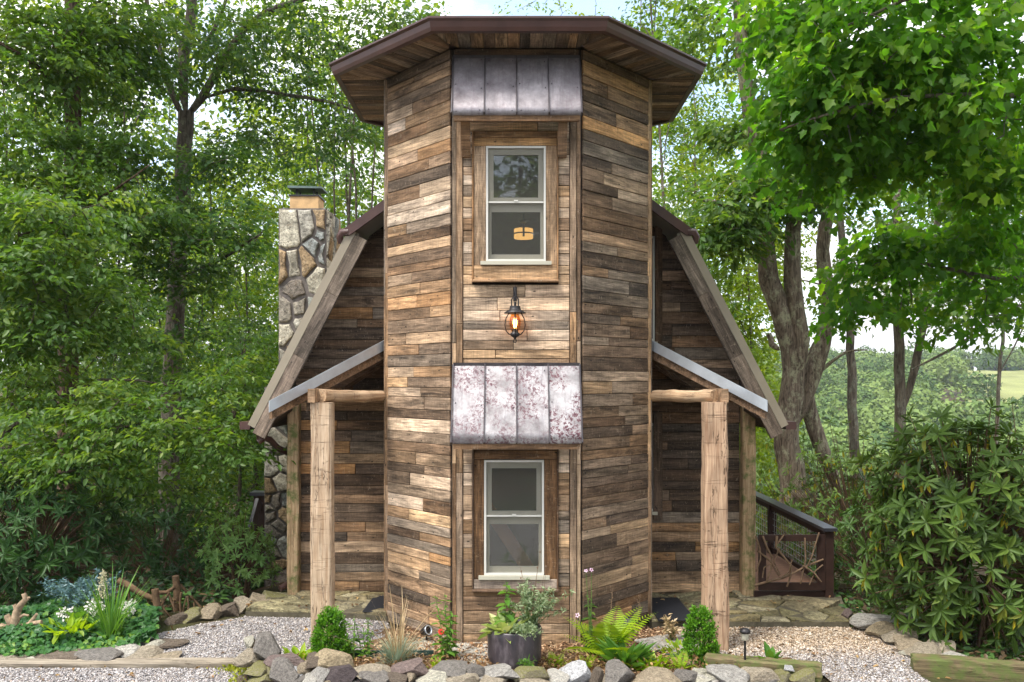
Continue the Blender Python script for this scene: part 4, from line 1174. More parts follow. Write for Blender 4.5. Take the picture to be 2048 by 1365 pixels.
# ------------------------------------------------------------------ flagstone patios, door mats
FLC = [hexc('98906f')[:3], hexc('857a58')[:3], hexc('a39a7c')[:3], hexc('8c8163')[:3], hexc('777050')[:3]]
rf = random.Random(9)
def patio(outline, z, n):
    xs = [p[0] for p in outline]; ys = [p[1] for p in outline]; x0, y0 = min(xs), min(ys)
    k = len(outline)
    mb = MB(); mb.add([(x, y, -0.12) for x, y in outline]+[(x, y, z) for x, y in outline], [tuple(range(k, 2*k))]+[(i, (i+1) % k, k+(i+1) % k, k+i) for i in range(k)])
    p = struct(mb.build('patio', M['mortar_pale']))
    o2 = [(x-x0, y-y0) for x, y in outline]
    stone_face(frame((x0, y0, z), (1, 0, 0), (0, 1, 0)), cells(max(xs)-x0, max(ys)-y0, n, rf, 1, 1.3, o2), p, M['flag'], 0.007, 0.016, FLC, rf, 'flagstone')
    return p
patio([(1.50, 9.12), (3.62, 9.12), (3.95, 10.2), (3.9, 10.36), (1.50, 10.36)], 0.05, 34)
pl_ = patio([(-2.98, 9.5), (-1.75, 9.42), (-1.37, 9.30), (-1.37, 10.36), (-3.0, 10.36)], 0.06, 18)
# rough step stones along the left patio edge
def mat_box(name, lo, hi, mat, label, cat, group=None, rz=0.0):
    c = ((lo[0]+hi[0])/2, (lo[1]+hi[1])/2, lo[2])
    mb = MB().box((lo[0]-c[0], lo[1]-c[1], 0), (hi[0]-c[0], hi[1]-c[1], hi[2]-lo[2]))
    o = mb.build(name, mat); o.location = c; o.rotation_euler = (0, 0, rz)
    return tag(o, label, cat, group)
bevelled(mat_box('door_mat', (1.55, 9.06, 0.078), (1.96, 10.0, 0.09), M['mat'], 'black rubber door mat on the flagstones right of the tower', 'door mat', 'black door mats beside the tower', 0.02), 0.004)
bevelled(mat_box('door_mat', (-1.64, 9.36, 0.088), (-1.40, 10.05, 0.10), M['mat'], 'black rubber door mat on the flagstones left of the tower', 'door mat', 'black door mats beside the tower', -0.03), 0.004)

# ------------------------------------------------------------------ rocks
import bmesh
def rock_mesh(seed, sub=4, cuts=13, rough=0.035):
    rr = random.Random(seed)
    bm = bmesh.new(); bmesh.ops.create_icosphere(bm, subdivisions=sub, radius=1.0)
    pl = []
    for k in range(cuts):
        n = Vector((rr.gauss(0, 1), rr.gauss(0, 1), rr.gauss(0, 1))).normalized(); pl.append((n, rr.uniform(0.42, 0.80)))
    pl += [(Vector((0, 0, 1)), rr.uniform(.55, .8)), (Vector((0, 0, -1)), .6)]
    ph = [rr.uniform(0, 6) for _ in range(6)]
    for v in bm.verts:
        p = v.co
        for n, d in pl:
            e = p.dot(n)-d
            if e > 0: p = p-n*e*0.97
        p = p*(1+rough*(sin(p.x*7+ph[0])*sin(p.y*8+ph[1])+0.6*sin(p.z*15+ph[2])*sin(p.x*17+ph[3])))
        v.co = p*1.45
    me = bpy.data.meshes.new('stone'); bm.to_mesh(me); bm.free()
    return me
ROCKS = [rock_mesh(s) for s in range(14)]
ROCKM = {}
def rock(name, px, py, w, h, Y, colour, parent=None, moss=False, rot=None, flat=0.0, seed=None, dep=0.85):
    seed = R.randrange(14) if seed is None else seed
    key = (seed, moss)
    if key not in ROCKM:
        me = ROCKS[seed].copy(); me.materials.append(M['stone_moss'] if moss else M['stone']); ROCKM[key] = me
    c = at(px, py, Y); k = Y/F
    o = bpy.data.objects.new(name, ROCKM[key])
    sx, sz = w*k/2*1.12, h*k/2*1.15
    rz = R.uniform(-.35, .35)
    o.matrix_basis = Matrix.Translation(c) @ Matrix.Rotation(rot or 0.0, 4, 'Y') @ Matrix.Diagonal((sx, max(sz, min(sx, .16))*dep+0.02, sz, 1)) @ Matrix.Rotation(rz+R.choice([0, pi/2, pi, -pi/2])*0, 4, 'Z')
    o.color = tuple(colour[:3])+(1,)
    return link(o, parent)
CO_ = {'grey': hexc('837b70'), 'mauve': hexc('80685f'), 'beige': hexc('ac9a78'), 'cream': hexc('c4b99c'), 'dark': hexc('57494a'), 'pale': hexc('c0b8a6'),
      'tan': hexc('a8926b'), 'lgrey': hexc('a29c90'), 'brown': hexc('77654f'), 'white': hexc('cdc8ba'), 'gold': hexc('b59c68'), 'moss': hexc('6f6648')}
CO = {k: tuple(min(.8, (c*.62+sum(v[:3])/3*.38)*1.6) for c in v[:3])+(1,) for k, v in CO_.items()}
gw = empty('garden_wall', (0.1, 7.5, 0), 'low dry stacked fieldstone wall edging the front planting bed', 'stone wall')
def z1(x, y): return 460+x/4.096, 1240+y/4.096
def z2(x, y): return 940+x/4.096, 1240+y/4.096
def z3(x, y): return 1400+x/3.16, 1200+y/3.16
L1 = [(170, 195, 75, 90, 'cream'), (300, 250, 195, 205, 'grey'), (150, 310, 175, 115, 'beige'), (230, 412, 185, 75, 'moss'), (475, 345, 245, 95, 'mauve'), (450, 450, 215, 200, 'grey'),
      (558, 432, 78, 76, 'white'), (612, 400, 95, 110, 'tan'), (690, 350, 160, 105, 'brown'), (870, 350, 240, 140, 'gold'), (740, 455, 155, 115, 'lgrey'), (930, 450, 240, 125, 'dark'),
      (1160, 410, 290, 48, 'beige'), (1190, 475, 215, 90, 'grey'), (1480, 405, 345, 125, 'mauve'), (1390, 475, 165, 80, 'brown'), (1290, 505, 95, 50, 'lgrey'), (1800, 395, 285, 85, 'grey'),
      (1690, 475, 260, 100, 'cream'), (1900, 475, 270, 90, 'beige'), (655, 495, 130, 60, 'pale'), (1490, 480, 60, 90, 'tan'), (1060, 480, 60, 70, 'dark'), (340, 430, 90, 75, 'moss'),
      (250, 490, 180, 65, 'moss'), (560, 505, 110, 60, 'grey'), (800, 510, 110, 50, 'tan'), (1020, 520, 120, 40, 'grey')]
L2 = [(230, 435, 375, 75, 'lgrey'), (55, 430, 120, 95, 'grey'), (510, 445, 210, 90, 'moss'), (180, 498, 240, 70, 'beige'), (530, 505, 240, 55, 'beige'), (870, 450, 270, 165, 'white'), (735, 480, 170, 110, 'pale'),
      (1040, 460, 110, 150, 'brown'), (1230, 445, 235, 165, 'grey'), (1150, 480, 130, 110, 'beige'), (1540, 490, 380, 90, 'tan'), (1775, 468, 140, 118, 'grey'), (1885, 432, 90, 60, 'cream'), (1930, 492, 190, 80, 'pale'), (2045, 480, 100, 75, 'lgrey')]
L3 = [(190, 490, 230, 95, 'lgrey'), (45, 492, 150, 60, 'cream'), (380, 490, 185, 90, 'beige'), (510, 492, 125, 95, 'moss'), (640, 492, 135, 90, 'moss'), (455, 515, 100, 40, 'grey')]
for zf, L_, sc in ((z1, L1, 4.096), (z2, L2, 4.096), (z3, L3, 3.16)):
    for (x, y, w, h, c) in L_:
        px, py = zf(x, y)
        Yd = 7.36+np.clip((1362-py)/80, 0, 1)*0.42
        rock('stone', px, py, w/sc, h/sc, Yd, CO[c], gw, c == 'moss', rot=R.uniform(-.12, .12))
# a hidden footing course of small stones closes the gaps
for px in range(505, 1620, 34):
    rock('stone', px+R.uniform(-10, 10), 1366+R.uniform(-6, 6), R.uniform(36, 60), R.uniform(24, 34), 7.5, CO[R.choice(['grey', 'brown', 'beige', 'dark', 'tan'])], gw)
pb = rock('pebble', *z3(555, 430), 16, 9, 7.45, CO['white']); tag(pb, 'smooth white pebble lying on the mossy end stones of the wall', 'pebble')
# flat stone slabs at the tower foot
for (px, py, w, h, Y, c, lab) in ((965, 1302, 100, 15, 8.36, 'pale', 'pale flat stone slab at the tower foot left of the pot'), (1345, 1288, 110, 12, 8.5, 'lgrey', 'long grey stone slab at the tower foot near the right evergreen'), (845, 1290, 60, 9, 8.5, 'cream', 'low pale stone at the tower foot under the spotlight')):
    tag(rock('stone_slab', px, py, w, h, Y, CO[c], None, dep=2.0), lab, 'stone slab')
# rocks lining the right gravel walk
rb = empty('rock_border', (3.85, 8.6, 0), 'row of weathered flat rocks edging the right side of the gravel walk', 'rock border')
for (x, y, w, h, c, Y) in ((1125, 140, 220, 70, 'lgrey', 9.0), (1160, 185, 180, 60, 'gold', 8.8), (1020, 130, 120, 70, 'moss', 9.1), (1250, 240, 190, 100, 'beige', 8.6), (1140, 240, 140, 80, 'brown', 8.75), (1330, 285, 180, 85, 'tan', 8.4),
                           (1420, 320, 200, 70, 'beige', 8.2), (1510, 300, 180, 90, 'beige', 8.3), (1600, 375, 190, 50, 'pale', 7.95), (1190, 300, 60, 40, 'pale', 8.5), (1250, 335, 70, 30, 'brown', 8.3), (1330, 350, 110, 40, 'cream', 8.2), (930, 85, 60, 45, 'mauve', 9.3)):
    px, py = z3(x, y); rock('stone', px, py, w/3.16, h/3.16, Y, CO[c], rb, c == 'moss')
# stones edging the left gravel path and the ivy bed
lb = empty('rock_border', (-3.4, 9.3, 0), 'row of mossy rocks along the left gravel path below the twig fence', 'rock border')
for (px, py, w, h, c, Y) in ((358, 1236, 30, 22, 'brown', 9.4), (385, 1232, 36, 24, 'moss', 9.5), (420, 1228, 40, 26, 'tan', 9.6), (455, 1222, 44, 28, 'brown', 9.7), (490, 1212, 36, 30, 'beige', 9.9), (520, 1205, 40, 30, 'tan', 10.0), (545, 1198, 36, 26, 'moss', 10.1)):
    rock('stone', px, py, w*1.2, h, Y, CO[c], lb, c == 'moss')
eb = empty('rock_border', (-4.0, 8.1, 0), 'flat brown rocks between the ivy bed and the weathered timber', 'rock border')
for (px, py, w, h, c, Y) in ((100, 1315, 130, 22, 'brown', 8.1), (205, 1313, 80, 20, 'grey', 8.1), (255, 1303, 50, 18, 'pale', 8.25), (292, 1306, 60, 18, 'beige', 8.2), (310, 1292, 36, 16, 'cream', 8.4), (15, 1320, 50, 20, 'beige', 8.05), (325, 1318, 60, 12, 'tan', 8.05), (60, 1325, 60, 14, 'cream', 8.0), (335, 1285, 60, 8, 'brown', 8.5)):
    rock('stone', px, py, w, h, Y, CO[c], eb)

# ------------------------------------------------------------------ timbers on the ground
def timber(p, q, w, h, mat, label, seed):
    rr = random.Random(seed); p, q = Vector(p), Vector(q); L = (q-p).length; a = atan2(q.y-p.y, q.x-p.x)
    n = 26; prof = [(-1, -1), (-.3, -1.02), (.4, -1), (1, -.96), (1.02, 0), (.96, .86), (.86, 1), (.3, 1.03), (-.3, 1), (-.88, 1), (-1, .86), (-1.02, 0)]
    vs = []; fs = []; m = len(prof); off = [0]*m
    for i in range(n+1):
        off = [o*.6+rr.uniform(-.06, .06) for o in off]
        for k, (y, z) in enumerate(prof): vs.append((L*i/n+(rr.uniform(-.02, .02) if i in (0, n) else 0), y*w/2*(1+off[k]), h/2+z*h/2*(1+off[k]*.7)))
    for i in range(n):
        for k in range(m): fs.append((i*m+k, (i+1)*m+k, (i+1)*m+(k+1) % m, i*m+(k+1) % m))
    fs += [tuple(range(m)), tuple(reversed(range(n*m, n*m+m)))]
    o = MB().add(vs, fs).build('landscape_timber', mat); o.location = p; o.rotation_euler = (0, 0, a)
    return tag(o, label, 'timber', 'timbers laid on the ground')
timber((-7.2, 7.90, -0.06), (-2.48, 7.93, -0.06), 0.15, 0.095, M['timber'], 'long weathered grey timber lying between the gravel and the ivy bed', 1)
timber((1.78, 7.76, -0.03), (2.72, 7.50, -0.05), 0.15, 0.17, M['timber_moss'], 'short mossy timber beside the path light at the wall end', 2)
timber((3.66, 7.78, -0.06), (5.6, 7.30, -0.06), 0.17, 0.19, M['timber_moss'], 'dark mossy timber at the foot of the big rhododendron', 3)

# ------------------------------------------------------------------ deck on the right with twig gate
dk = empty('deck', (3.4, 10.3, 0), 'brown stained wooden deck with wire railing and twig panel gate', 'deck')
fr = MB(); fr.box((2.9, 10.17, -0.12), (3.84, 10.21, 0.12)); fr.box((3.82, 10.21, -0.3), (3.86, 16.5, 0.085)); fr.box((2.9, 10.21, -0.3), (2.94, 16.5, 0.06))
fr.build('deck_frame', M['deck_brown'], dk)
y = 10.215
while y < 16.4:
    o = MB().box((2.90, y, 0.09), (3.86, y+0.134, 0.118)).build('deck_board', M['deck_board'], dk, loc=(3.38, y, 0.1))
    y += 0.14
for yy in (10.19, 12.4, 14.6, 16.4):
    zb = -0.12 if yy < 11 else 0.10
    MB().box((3.74, yy-0.05, zb), (3.84, yy+0.05, 0.845)).build('railing_post', M['deck_brown'], dk)
MB().box((3.71, 10.10, 0.846), (3.87, 16.5, 0.884)).build('handrail', M['black_rail'], dk)
MB().box((3.765, 10.24, 0.755), (3.815, 16.4, 0.845)).build('under_rail', M['deck_brown'], dk)
MB().box((3.765, 10.24, 0.16), (3.815, 16.4, 0.22)).build('bottom_rail', M['deck_brown'], dk)
wp = MB()
for z in np.linspace(0.27, 0.72, 6): wp.tube([(3.79, 10.24, z), (3.79, 16.4, z)], 0.0042, 5, False)
for yv in np.arange(10.3, 16.4, 0.105): wp.tube([(3.795, yv, 0.22), (3.795, yv, 0.755)], 0.0036, 5, False)
wp.build('wire_mesh', M['wire'], dk)
gt = MB()
gt.box((2.945, 10.13, 0.725), (3.735, 10.165, 0.80)); gt.box((2.945, 10.13, 0.14), (3.03, 10.165, 0.725)); gt.box((3.64, 10.13, 0.14), (3.735, 10.165, 0.725)); gt.box((3.03, 10.13, 0.14), (3.64, 10.165, 0.23))
gate = gt.build('gate', M['deck_brown'], dk)
def zz(x, y, Y=10.11): return at(1260+x/2.702, 860+y/2.702, Y)
TW = [([(672, 842), (760, 815), (830, 798), (900, 765), (950, 738), (1045, 700)], .016), ([(690, 655), (735, 688), (768, 722), (785, 760), (805, 790)], .013), ([(718, 575), (742, 640), (768, 690), (760, 760), (738, 818)], .014),
      ([(795, 575), (788, 635), (830, 685), (872, 735), (868, 790), (848, 848)], .016), ([(806, 640), (778, 715), (812, 785)], .010), ([(716, 800), (724, 745), (765, 722)], .009), ([(945, 585), (950, 700), (922, 832)], .011),
      ([(1022, 555), (985, 680), (955, 745)], .010), ([(935, 735), (990, 770), (1034, 822)], .013), ([(834, 565), (798, 615)], .010), ([(680, 575), (702, 640), (706, 700), (680, 768)], .013), ([(876, 700), (858, 770), (800, 812)], .009), ([(1042, 730), (1000, 765), (970, 838)], .009)]
for k, (pts, r) in enumerate(TW):
    pp = [zz(x, y_, 10.115-0.012*(k % 3)) for x, y_ in pts]
    MB().tube(pp, [r*(1-.35*i/len(pp)) for i in range(len(pp))], 7, wob=.15).build('twig', M['twig'], gate)

# the stair rail that shows left of the chimney
sr = empty('stair_railing', at(520, 1130, 12.8), 'brown railing post with black sloping handrail beside the stone chimney', 'railing')
p = at(521, 990, 12.8)
MB().box((p.x-.08, p.y-.08, -1.2), (p.x+.10, p.y+.08, p.z)).build('railing_post', M['deck_brown'], sr)
MB().box((p.x-.13, p.y-.12, p.z+.002), (p.x+.14, p.y+.12, p.z+.05)).build('post_cap', M['black_rail'], sr)
MB().bar(at(518, 1002, 12.65), at(478, 1150, 12.0), 0.05, 0.16).build('handrail', M['black_rail'], sr)
MB().box((p.x-.3, p.y-.02, -1.2), (p.x+.5, p.y+.02, -0.35)).build('stringer', M['deck_brown'], sr)

# ------------------------------------------------------------------ lights in the bed
sl_ = at(1490, 1322, 7.62)
pth = empty('path_light', sl_, 'small black solar path light on a stake at the mossy timber', 'path light')
MB().tube([(sl_.x, sl_.y, sl_.z-.05), (sl_.x, sl_.y, sl_.z+.19)], 0.011, 8).build('stake', M['iron'], pth)
MB().lathe([(0.022, 0.185), (0.03, 0.20), (0.034, 0.25)], sl_, 16).build('lens', M['vinyl'], pth)
MB().lathe([(0.03, 0.25), (0.048, 0.252), (0.046, 0.27), (0.034, 0.288), (0.01, 0.295)], sl_, 18).build('lamp_cap', M['iron'], pth)
for (px, py, lab) in ((853, 1262, 'silver faced spotlight at the tower foot left of the red flower'), (1256, 1245, 'dark spotlight on the ground behind the yellow green fern')):
    c = at(px, py, 8.55)
    sp = empty('spotlight', (c.x, c.y, 0.02), lab, 'spotlight', 'garden spotlights at the tower foot')
    m = Matrix.Translation(c) @ Matrix.Rotation(radians(62 if px < 1000 else -20), 4, 'Y') @ Matrix.Rotation(radians(35), 4, 'X')
    b = MB().lathe([(0.012, -0.07), (0.035, -0.055), (0.05, 0.0), (0.055, 0.03), (0.048, 0.03), (0.044, 0.018)], (0, 0, 0), 18)
    b.v = [tuple(m @ Vector(v)) for v in b.v]; b.build('housing', M['iron'], sp)
    r2 = MB().lathe([(0.047, 0.026), (0.051, 0.034), (0.040, 0.036), (0.038, 0.024)], (0, 0, 0), 18, False); r2.v = [tuple(m @ Vector(v)) for v in r2.v]; r2.build('rim', M['galv'] if px < 1000 else M['iron'], sp)
    MB().tube([c, (c.x, c.y+.02, 0.0)], 0.01, 8).build('stake', M['iron'], sp)
# green garden edging strip
for (x0, x1, yy, lab) in ((-1.72, -0.75, 8.12, 'dark green plastic edging strip behind the left evergreen'), (1.45, 1.80, 8.02, 'short dark green edging strip beside the right evergreen')):
    o = MB().box((x0, yy-.012, -0.02), (x1, yy+.012, 0.062)).build('garden_edging', M['edging'] if 'edging' in M else M['mat'], loc=((x0+x1)/2, yy, 0)); tag(o, lab, 'garden edging', 'green edging strips in the bed')

# ------------------------------------------------------------------ twig fence and driftwood on the left
tf = empty('twig_fence', at(340, 1235, 9.7), 'rustic fence of crooked bark covered branches by the gravel path', 'fence')
def br(name, pts, r, parent, mat, Y=9.7, n=8, taper=.3):
    pp = [at(x, y_, Y+(d if d else 0)) for x, y_, d in [(q+(0,))[:3] for q in pts]]
    return MB().tube(pp, [r*(1-taper*i/len(pp)) for i in range(len(pp))], n, wob=.2).build(name, mat, parent)
ZF = lambda x, y: (x/2.704, 860+y/2.704)
br('post', [ZF(955, 985), ZF(958, 880), ZF(950, 790)], .048, tf, M['fence_bark'], 9.9, 10, .15)
br('post', [ZF(850, 1055), ZF(848, 950), ZF(838, 862)], .045, tf, M['fence_bark'], 9.5, 10, .2)
br('rail', [ZF(640, 815), ZF(700, 845), ZF(760, 885), ZF(835, 915)], .042, tf, M['fence_bark'], 9.6)
br('rail', [ZF(838, 880), ZF(900, 880), ZF(948, 850)], .026, tf, M['fence_bark'], 9.65)
br('rail', [ZF(975, 840), ZF(1030, 900), ZF(1090, 965)], .02, tf, M['fence_bark'], 10.0)
for a, b in (((640, 845), (625, 990)), ((650, 850), (690, 960)), ((695, 865), (690, 950)), ((800, 920), (800, 1045)), ((830, 950), (822, 1052)), ((915, 890), (940, 960)), ((915, 880), (870, 960)), ((980, 880), (978, 985)), ((1010, 900), (990, 985)), ((1015, 900), (1018, 985)), ((1048, 935), (1042, 990)), ((780, 940), (792, 1040)), ((730, 900), (735, 1000)), ((940, 920), (945, 985)), ((880, 960), (920, 1010))):
    mx = ((a[0]+b[0])/2+R.uniform(-8, 8), (a[1]+b[1])/2)
    br('stick', [ZF(*b), ZF(*mx), ZF(*a)], R.uniform(.011, .018), tf, M['fence_bark'], 9.62, 6)
dw = empty('driftwood', at(40, 1255, 8.7), 'pale twisted driftwood stump standing in the ivy', 'driftwood')
for pts, r in (([(70, 1100), (80, 1040), (92, 985), (110, 950), (140, 915), (128, 885)], .05), ([(92, 1000), (86, 965), (78, 945)], .03), ([(85, 1090), (60, 1050), (40, 1010), (36, 1000)], .045), ([(110, 950), (150, 915), (158, 905)], .022), ([(100, 1070), (140, 1060), (180, 1045), (225, 1040)], .04), ([(40, 1090), (20, 1070), (0, 1060)], .05), ([(150, 1060), (190, 1010), (200, 995)], .022), ([(95, 1020), (130, 1000), (155, 1005)], .018)):
    br('branch', [ZF(*q) for q in pts], r, dw, M['drift'], 8.6, 8, .6)
# ------------------------------------------------------------------ foliage
TPL = {
 'kite': (np.array([(0, 0), (.42, -.30), (1, 0), (.42, .30)]), np.array([(0, 1, 2, 3)])),
 'oval': (np.array([(0, 0), (.30, -.24), (.68, -.20), (1, 0), (.68, .20), (.30, .24)]), np.array([(0, 1, 2, 3), (3, 4, 5, 0)])),
 'lance': (np.array([(0, 0), (.28, -.115), (.65, -.125), (1, 0), (.65, .125), (.28, .115)]), np.array([(0, 1, 2, 3), (3, 4, 5, 0)])),
 'blade': (np.array([(0, -.012), (0, .012), (.35, -.012), (.35, .012), (.7, -.009), (.7, .009), (1, -.002), (1, .002)]), np.array([(0, 2, 3, 1), (2, 4, 5, 3), (4, 6, 7, 5)])),
 'maple': (np.array([(0, 0), (.36, 0), (1, 0), (-.01, -.30), (.19, -.29), (.50, -.53), (.57, -.26), (.78, -.20), (-.01, .30), (.19, .29), (.50, .53), (.57, .26), (.78, .20)]),
           np.array([(0, 3, 4, 1), (1, 4, 5, 6), (1, 6, 7, 2), (1, 9, 8, 0), (11, 10, 9, 1), (2, 12, 11, 1)])),
}
def unit(a): return a/np.maximum(np.linalg.norm(a, axis=-1, keepdims=True), 1e-9)
def leaf_frames(axis, up):
    a = unit(axis); s = unit(np.cross(up, a)); n = np.cross(a, s)
    return a, s, n
def leaf_mesh_arrays(kind, B, A, S, N, L, droop=0.18, fold=0.35):
    uv, fq = TPL[kind]
    l, w = uv[:, 0], uv[:, 1]
    h = np.abs(w)*fold-droop*l*l
    V = B[:, None]+L[:, None, None]*(A[:, None]*l[None, :, None]+S[:, None]*w[None, :, None]+N[:, None]*h[None, :, None])
    n, k = len(B), len(uv)
    Fq = (fq[None]+(np.arange(n)*k)[:, None, None]).reshape(-1, 4)
    return V.reshape(-1, 3), Fq, k
def leaves_object(name, kind, B, A, S, N, L, mat, parent, tint, droop=0.18, fold=0.35, is_stuff=True):
    V, Fq, k = leaf_mesh_arrays(kind, B, A, S, N, L, droop, fold)
    o = np_object(name, V, Fq, mat, parent, {'tint': np.repeat(tint, k)})
    if is_stuff: stuff(o)
    return o
TPLM = {}
def single_leaves(name, kind, B, A, S, N, L, mat, parent, tint, droop=0.18, fold=0.35):
    """each leaf an object of its own; a few shared meshes carry the tones"""
    for i in range(len(B)):
        tq = min(7, int(tint[i]*8)); key = (name, kind, mat.name, tq, droop, fold)
        if key not in TPLM:
            uv, fq = TPL[kind]
            h = np.abs(uv[:, 1])*fold-droop*uv[:, 0]**2
            me = bpy.data.meshes.new(name)
            me.from_pydata([(a, b, c) for (a, b), c in zip(uv, h)], [], [tuple(f) for f in fq])
            at_ = me.attributes.new('tint', 'FLOAT', 'POINT'); at_.data.foreach_set('value', np.full(len(uv), (tq+.5)/8, np.float32))
            me.materials.append(mat); me.update(); TPLM[key] = me
        o = bpy.data.objects.new(name, TPLM[key])
        m = Matrix((A[i]*L[i], S[i]*L[i], N[i]*L[i])).transposed().to_4x4(); m.translation = Vector(B[i])
        o.matrix_basis = m
        link(o, parent)
def in_view(P):
    u = P[:, 0]/np.maximum(P[:, 1], .1)*F+CX; v = HY-(P[:, 2]-CZ)/np.maximum(P[:, 1], .1)*F
    return (P[:, 1] > .5) & (u > 0) & (u < 2048) & (v > 0) & (v < 1365)

def sprays(P, D, per, rad, L, flat=0.10, sag=0.25, leafdroop=0.35, tilt=0.45):
    """flat fans of leaves at the points P, growing along D"""
    n = len(P); up = np.array([0, 0, 1.0])
    D = unit(D*np.array([1, 1, .45])); H = unit(np.cross(np.broadcast_to(up, D.shape), D)+1e-6)
    al = RNG.uniform(-.75, 1, (n, per)); la = RNG.normal(0, .45, (n, per))*(1.05-.35*np.abs(al))
    rr = rad*RNG.uniform(.7, 1.3, (n, 1))
    B = P[:, None]+D[:, None]*(al*rr)[..., None]+H[:, None]*(la*rr)[..., None]
    B[..., 2] += RNG.normal(0, flat, (n, per))*rr-sag*rr*(al**2*np.sign(np.maximum(al, 0))+la**2)*.6
    A = D[:, None]*.55+H[:, None]*(np.sign(la)*.75)[..., None]+RNG.normal(0, .38, (n, per, 3)); A[..., 2] -= leafdroop
    U = up+RNG.normal(0, tilt, (n, per, 3))
    B, A, U = B.reshape(-1, 3), A.reshape(-1, 3), U.reshape(-1, 3)
    a, s, nn = leaf_frames(A, U)
    return B, a, s, nn, L*RNG.uniform(.65, 1.25, len(B))

def blob(px, py, Y, wpx, hpx, n, depth=None, ymin=None):
    """a foliage mass: centre in the photograph, its width and height there, n sprays"""
    k = Y/F; c = at(px, py, Y)
    return (np.array(c), np.array((wpx*k/2, (depth if depth else max(.6, wpx*k*.4)), hpx*k/2)), n)

def tree(name, label, cat, limbs, blobs, leafmat, barkmat, leaf=0.10, per=46, rad=0.42, kind='kite', group=None, singles=0, flat=.12, sag=.3, tint=(.0, 1.0), twig_r=.006, sides=9, leafname='leaf', leafdroop=.35, tilt=.45):
    base = Vector(limbs[0][0][0])
    root = empty(name, base, label, cat, group)
    tr = MB(); nodes = []
    for pts, r0, r1 in limbs:
        pts = [Vector(p) for p in pts]; fine = []
        for i in range(len(pts)-1):
            p0, p1, p2, p3 = pts[max(i-1, 0)], pts[i], pts[i+1], pts[min(i+2, len(pts)-1)]
            m = max(2, int((p2-p1).length/0.35))
            m = min(m, 12)
            for j in range(m):
                t = j/m
                q = 0.5*((2*p1)+(p2-p0)*t+(2*p0-5*p1+4*p2-p3)*t*t+(3*p1-p0-3*p2+p3)*t**3)
                fine.append(q+Vector((R.gauss(0, .012), R.gauss(0, .012), 0)))
        fine.append(pts[-1]); n = len(fine)
        rs = [r0+(r1-r0)*i/(n-1) for i in range(n)]
        if len(nodes) == 0: rs[0] *= 1.25
        else:
            rs[0] *= .25; rs[1] *= .75
        tr.tube(fine, rs, sides if r0 > .04 else 6, wob=.16)
        nodes += [np.array(q) for q in fine]
    tr.build('trunk', barkmat, root, loc=base)
    nodes = np.array(nodes)
    Ps, Ds = [], []
    for c, rxyz, n in blobs:
        q = unit(RNG.normal(0, 1, (n, 3)))*(RNG.random((n, 1))**.45)
        P = c+q*rxyz
        Ps.append(P); Ds.append(unit(q*rxyz+RNG.normal(0, .25, (n, 3))*rxyz.mean()))
    P = np.concatenate(Ps); D = np.concatenate(Ds)
    # twigs from the closest limb (or the closest earlier twig) to every spray
    tw = MB(); pool = [nodes]
    order = np.argsort(np.min(np.linalg.norm(P[:, None]-nodes[None, ::3], axis=2), axis=1))
    pool_arr = nodes
    for c0 in range(0, len(order), 12):
        ids = order[c0:c0+12]; new = []
        for i in ids:
            d = np.linalg.norm(pool_arr-P[i], axis=1); j = d.argmin()
            a, b = Vector(pool_arr[j]), Vector(P[i]); L = (b-a).length
            if L < .05: continue
            mid = a.lerp(b, .5)+Vector((R.gauss(0, .06)*L, R.gauss(0, .06)*L, -.05*L+R.gauss(0, .05)*L))
            r = min(.03, twig_r*(1+L*.9))
            tw.tube([a, mid, b], [r, r*.7, r*.35], 4, False)
            new += [np.array(mid), np.array(b)]
        if new: pool_arr = np.concatenate([pool_arr, np.array(new)])
    if tw.v: stuff(tw.build('twigs', barkmat, root, loc=base))
    B, a, s, nn, L = sprays(P, D, per, rad, leaf, flat, sag, leafdroop, tilt)
    tt = np.clip(np.repeat(RNG.uniform(tint[0], tint[1], len(P)), per)*.6+RNG.uniform(tint[0], tint[1], len(B))*.4, 0, .999)
    if singles:
        vis = in_view(B+a*L[:, None]*.5)
        size = np.where(vis, L/B[:, 1], 0); pick = np.argsort(-size)[:singles]; m = np.zeros(len(B), bool); m[pick] = True
        single_leaves(leafname, kind, B[m], a[m], s[m], nn[m], L[m], leafmat, root, tt[m])
        k = ~m; B, a, s, nn, L, tt = B[k], a[k], s[k], nn[k], L[k], tt[k]
    leaves_object('crown', kind, B, a, s, nn, L, leafmat, root, tt)
    return root
A3 = lambda lst, Y: [tuple(at(x, y, Y+(q[0] if q else 0))) for x, y, *q in lst]

# ---------------- left side
tree('tall_tree', 'tall straight tree with ridged brown trunk at the far left', 'tree',
     [(A3([(128, 1290), (136, 1000), (138, 800), (146, 480), (148, 200), (143, 0), (150, -500)], 13), .16, .09),
      (A3([(148, 210), (60, 120, -1), (-60, 60, -2)], 13), .05, .02), (A3([(140, 560), (60, 520, -1), (-80, 500, -2)], 13), .04, .015), (A3([(145, 420), (230, 380, -.8), (300, 330, -1)], 13), .035, .01), (A3([(146, 60), (260, -60, -.5), (330, -120, -.5)], 13), .04, .015)],
     [blob(60, 90, 12.3, 330, 260, 78), blob(40, 330, 12, 300, 260, 74), blob(220, 60, 13, 240, 180, 40), blob(60, 560, 11.6, 330, 240, 85), blob(230, 440, 12.4, 260, 160, 44), blob(250, 300, 12.4, 160, 80, 13), blob(150, 140, 12.2, 160, 200, 20), blob(100, -260, 12.5, 600, 420, 102)],
     M['leaf_mid'], M['bark_brown'], .105, 52, .45)
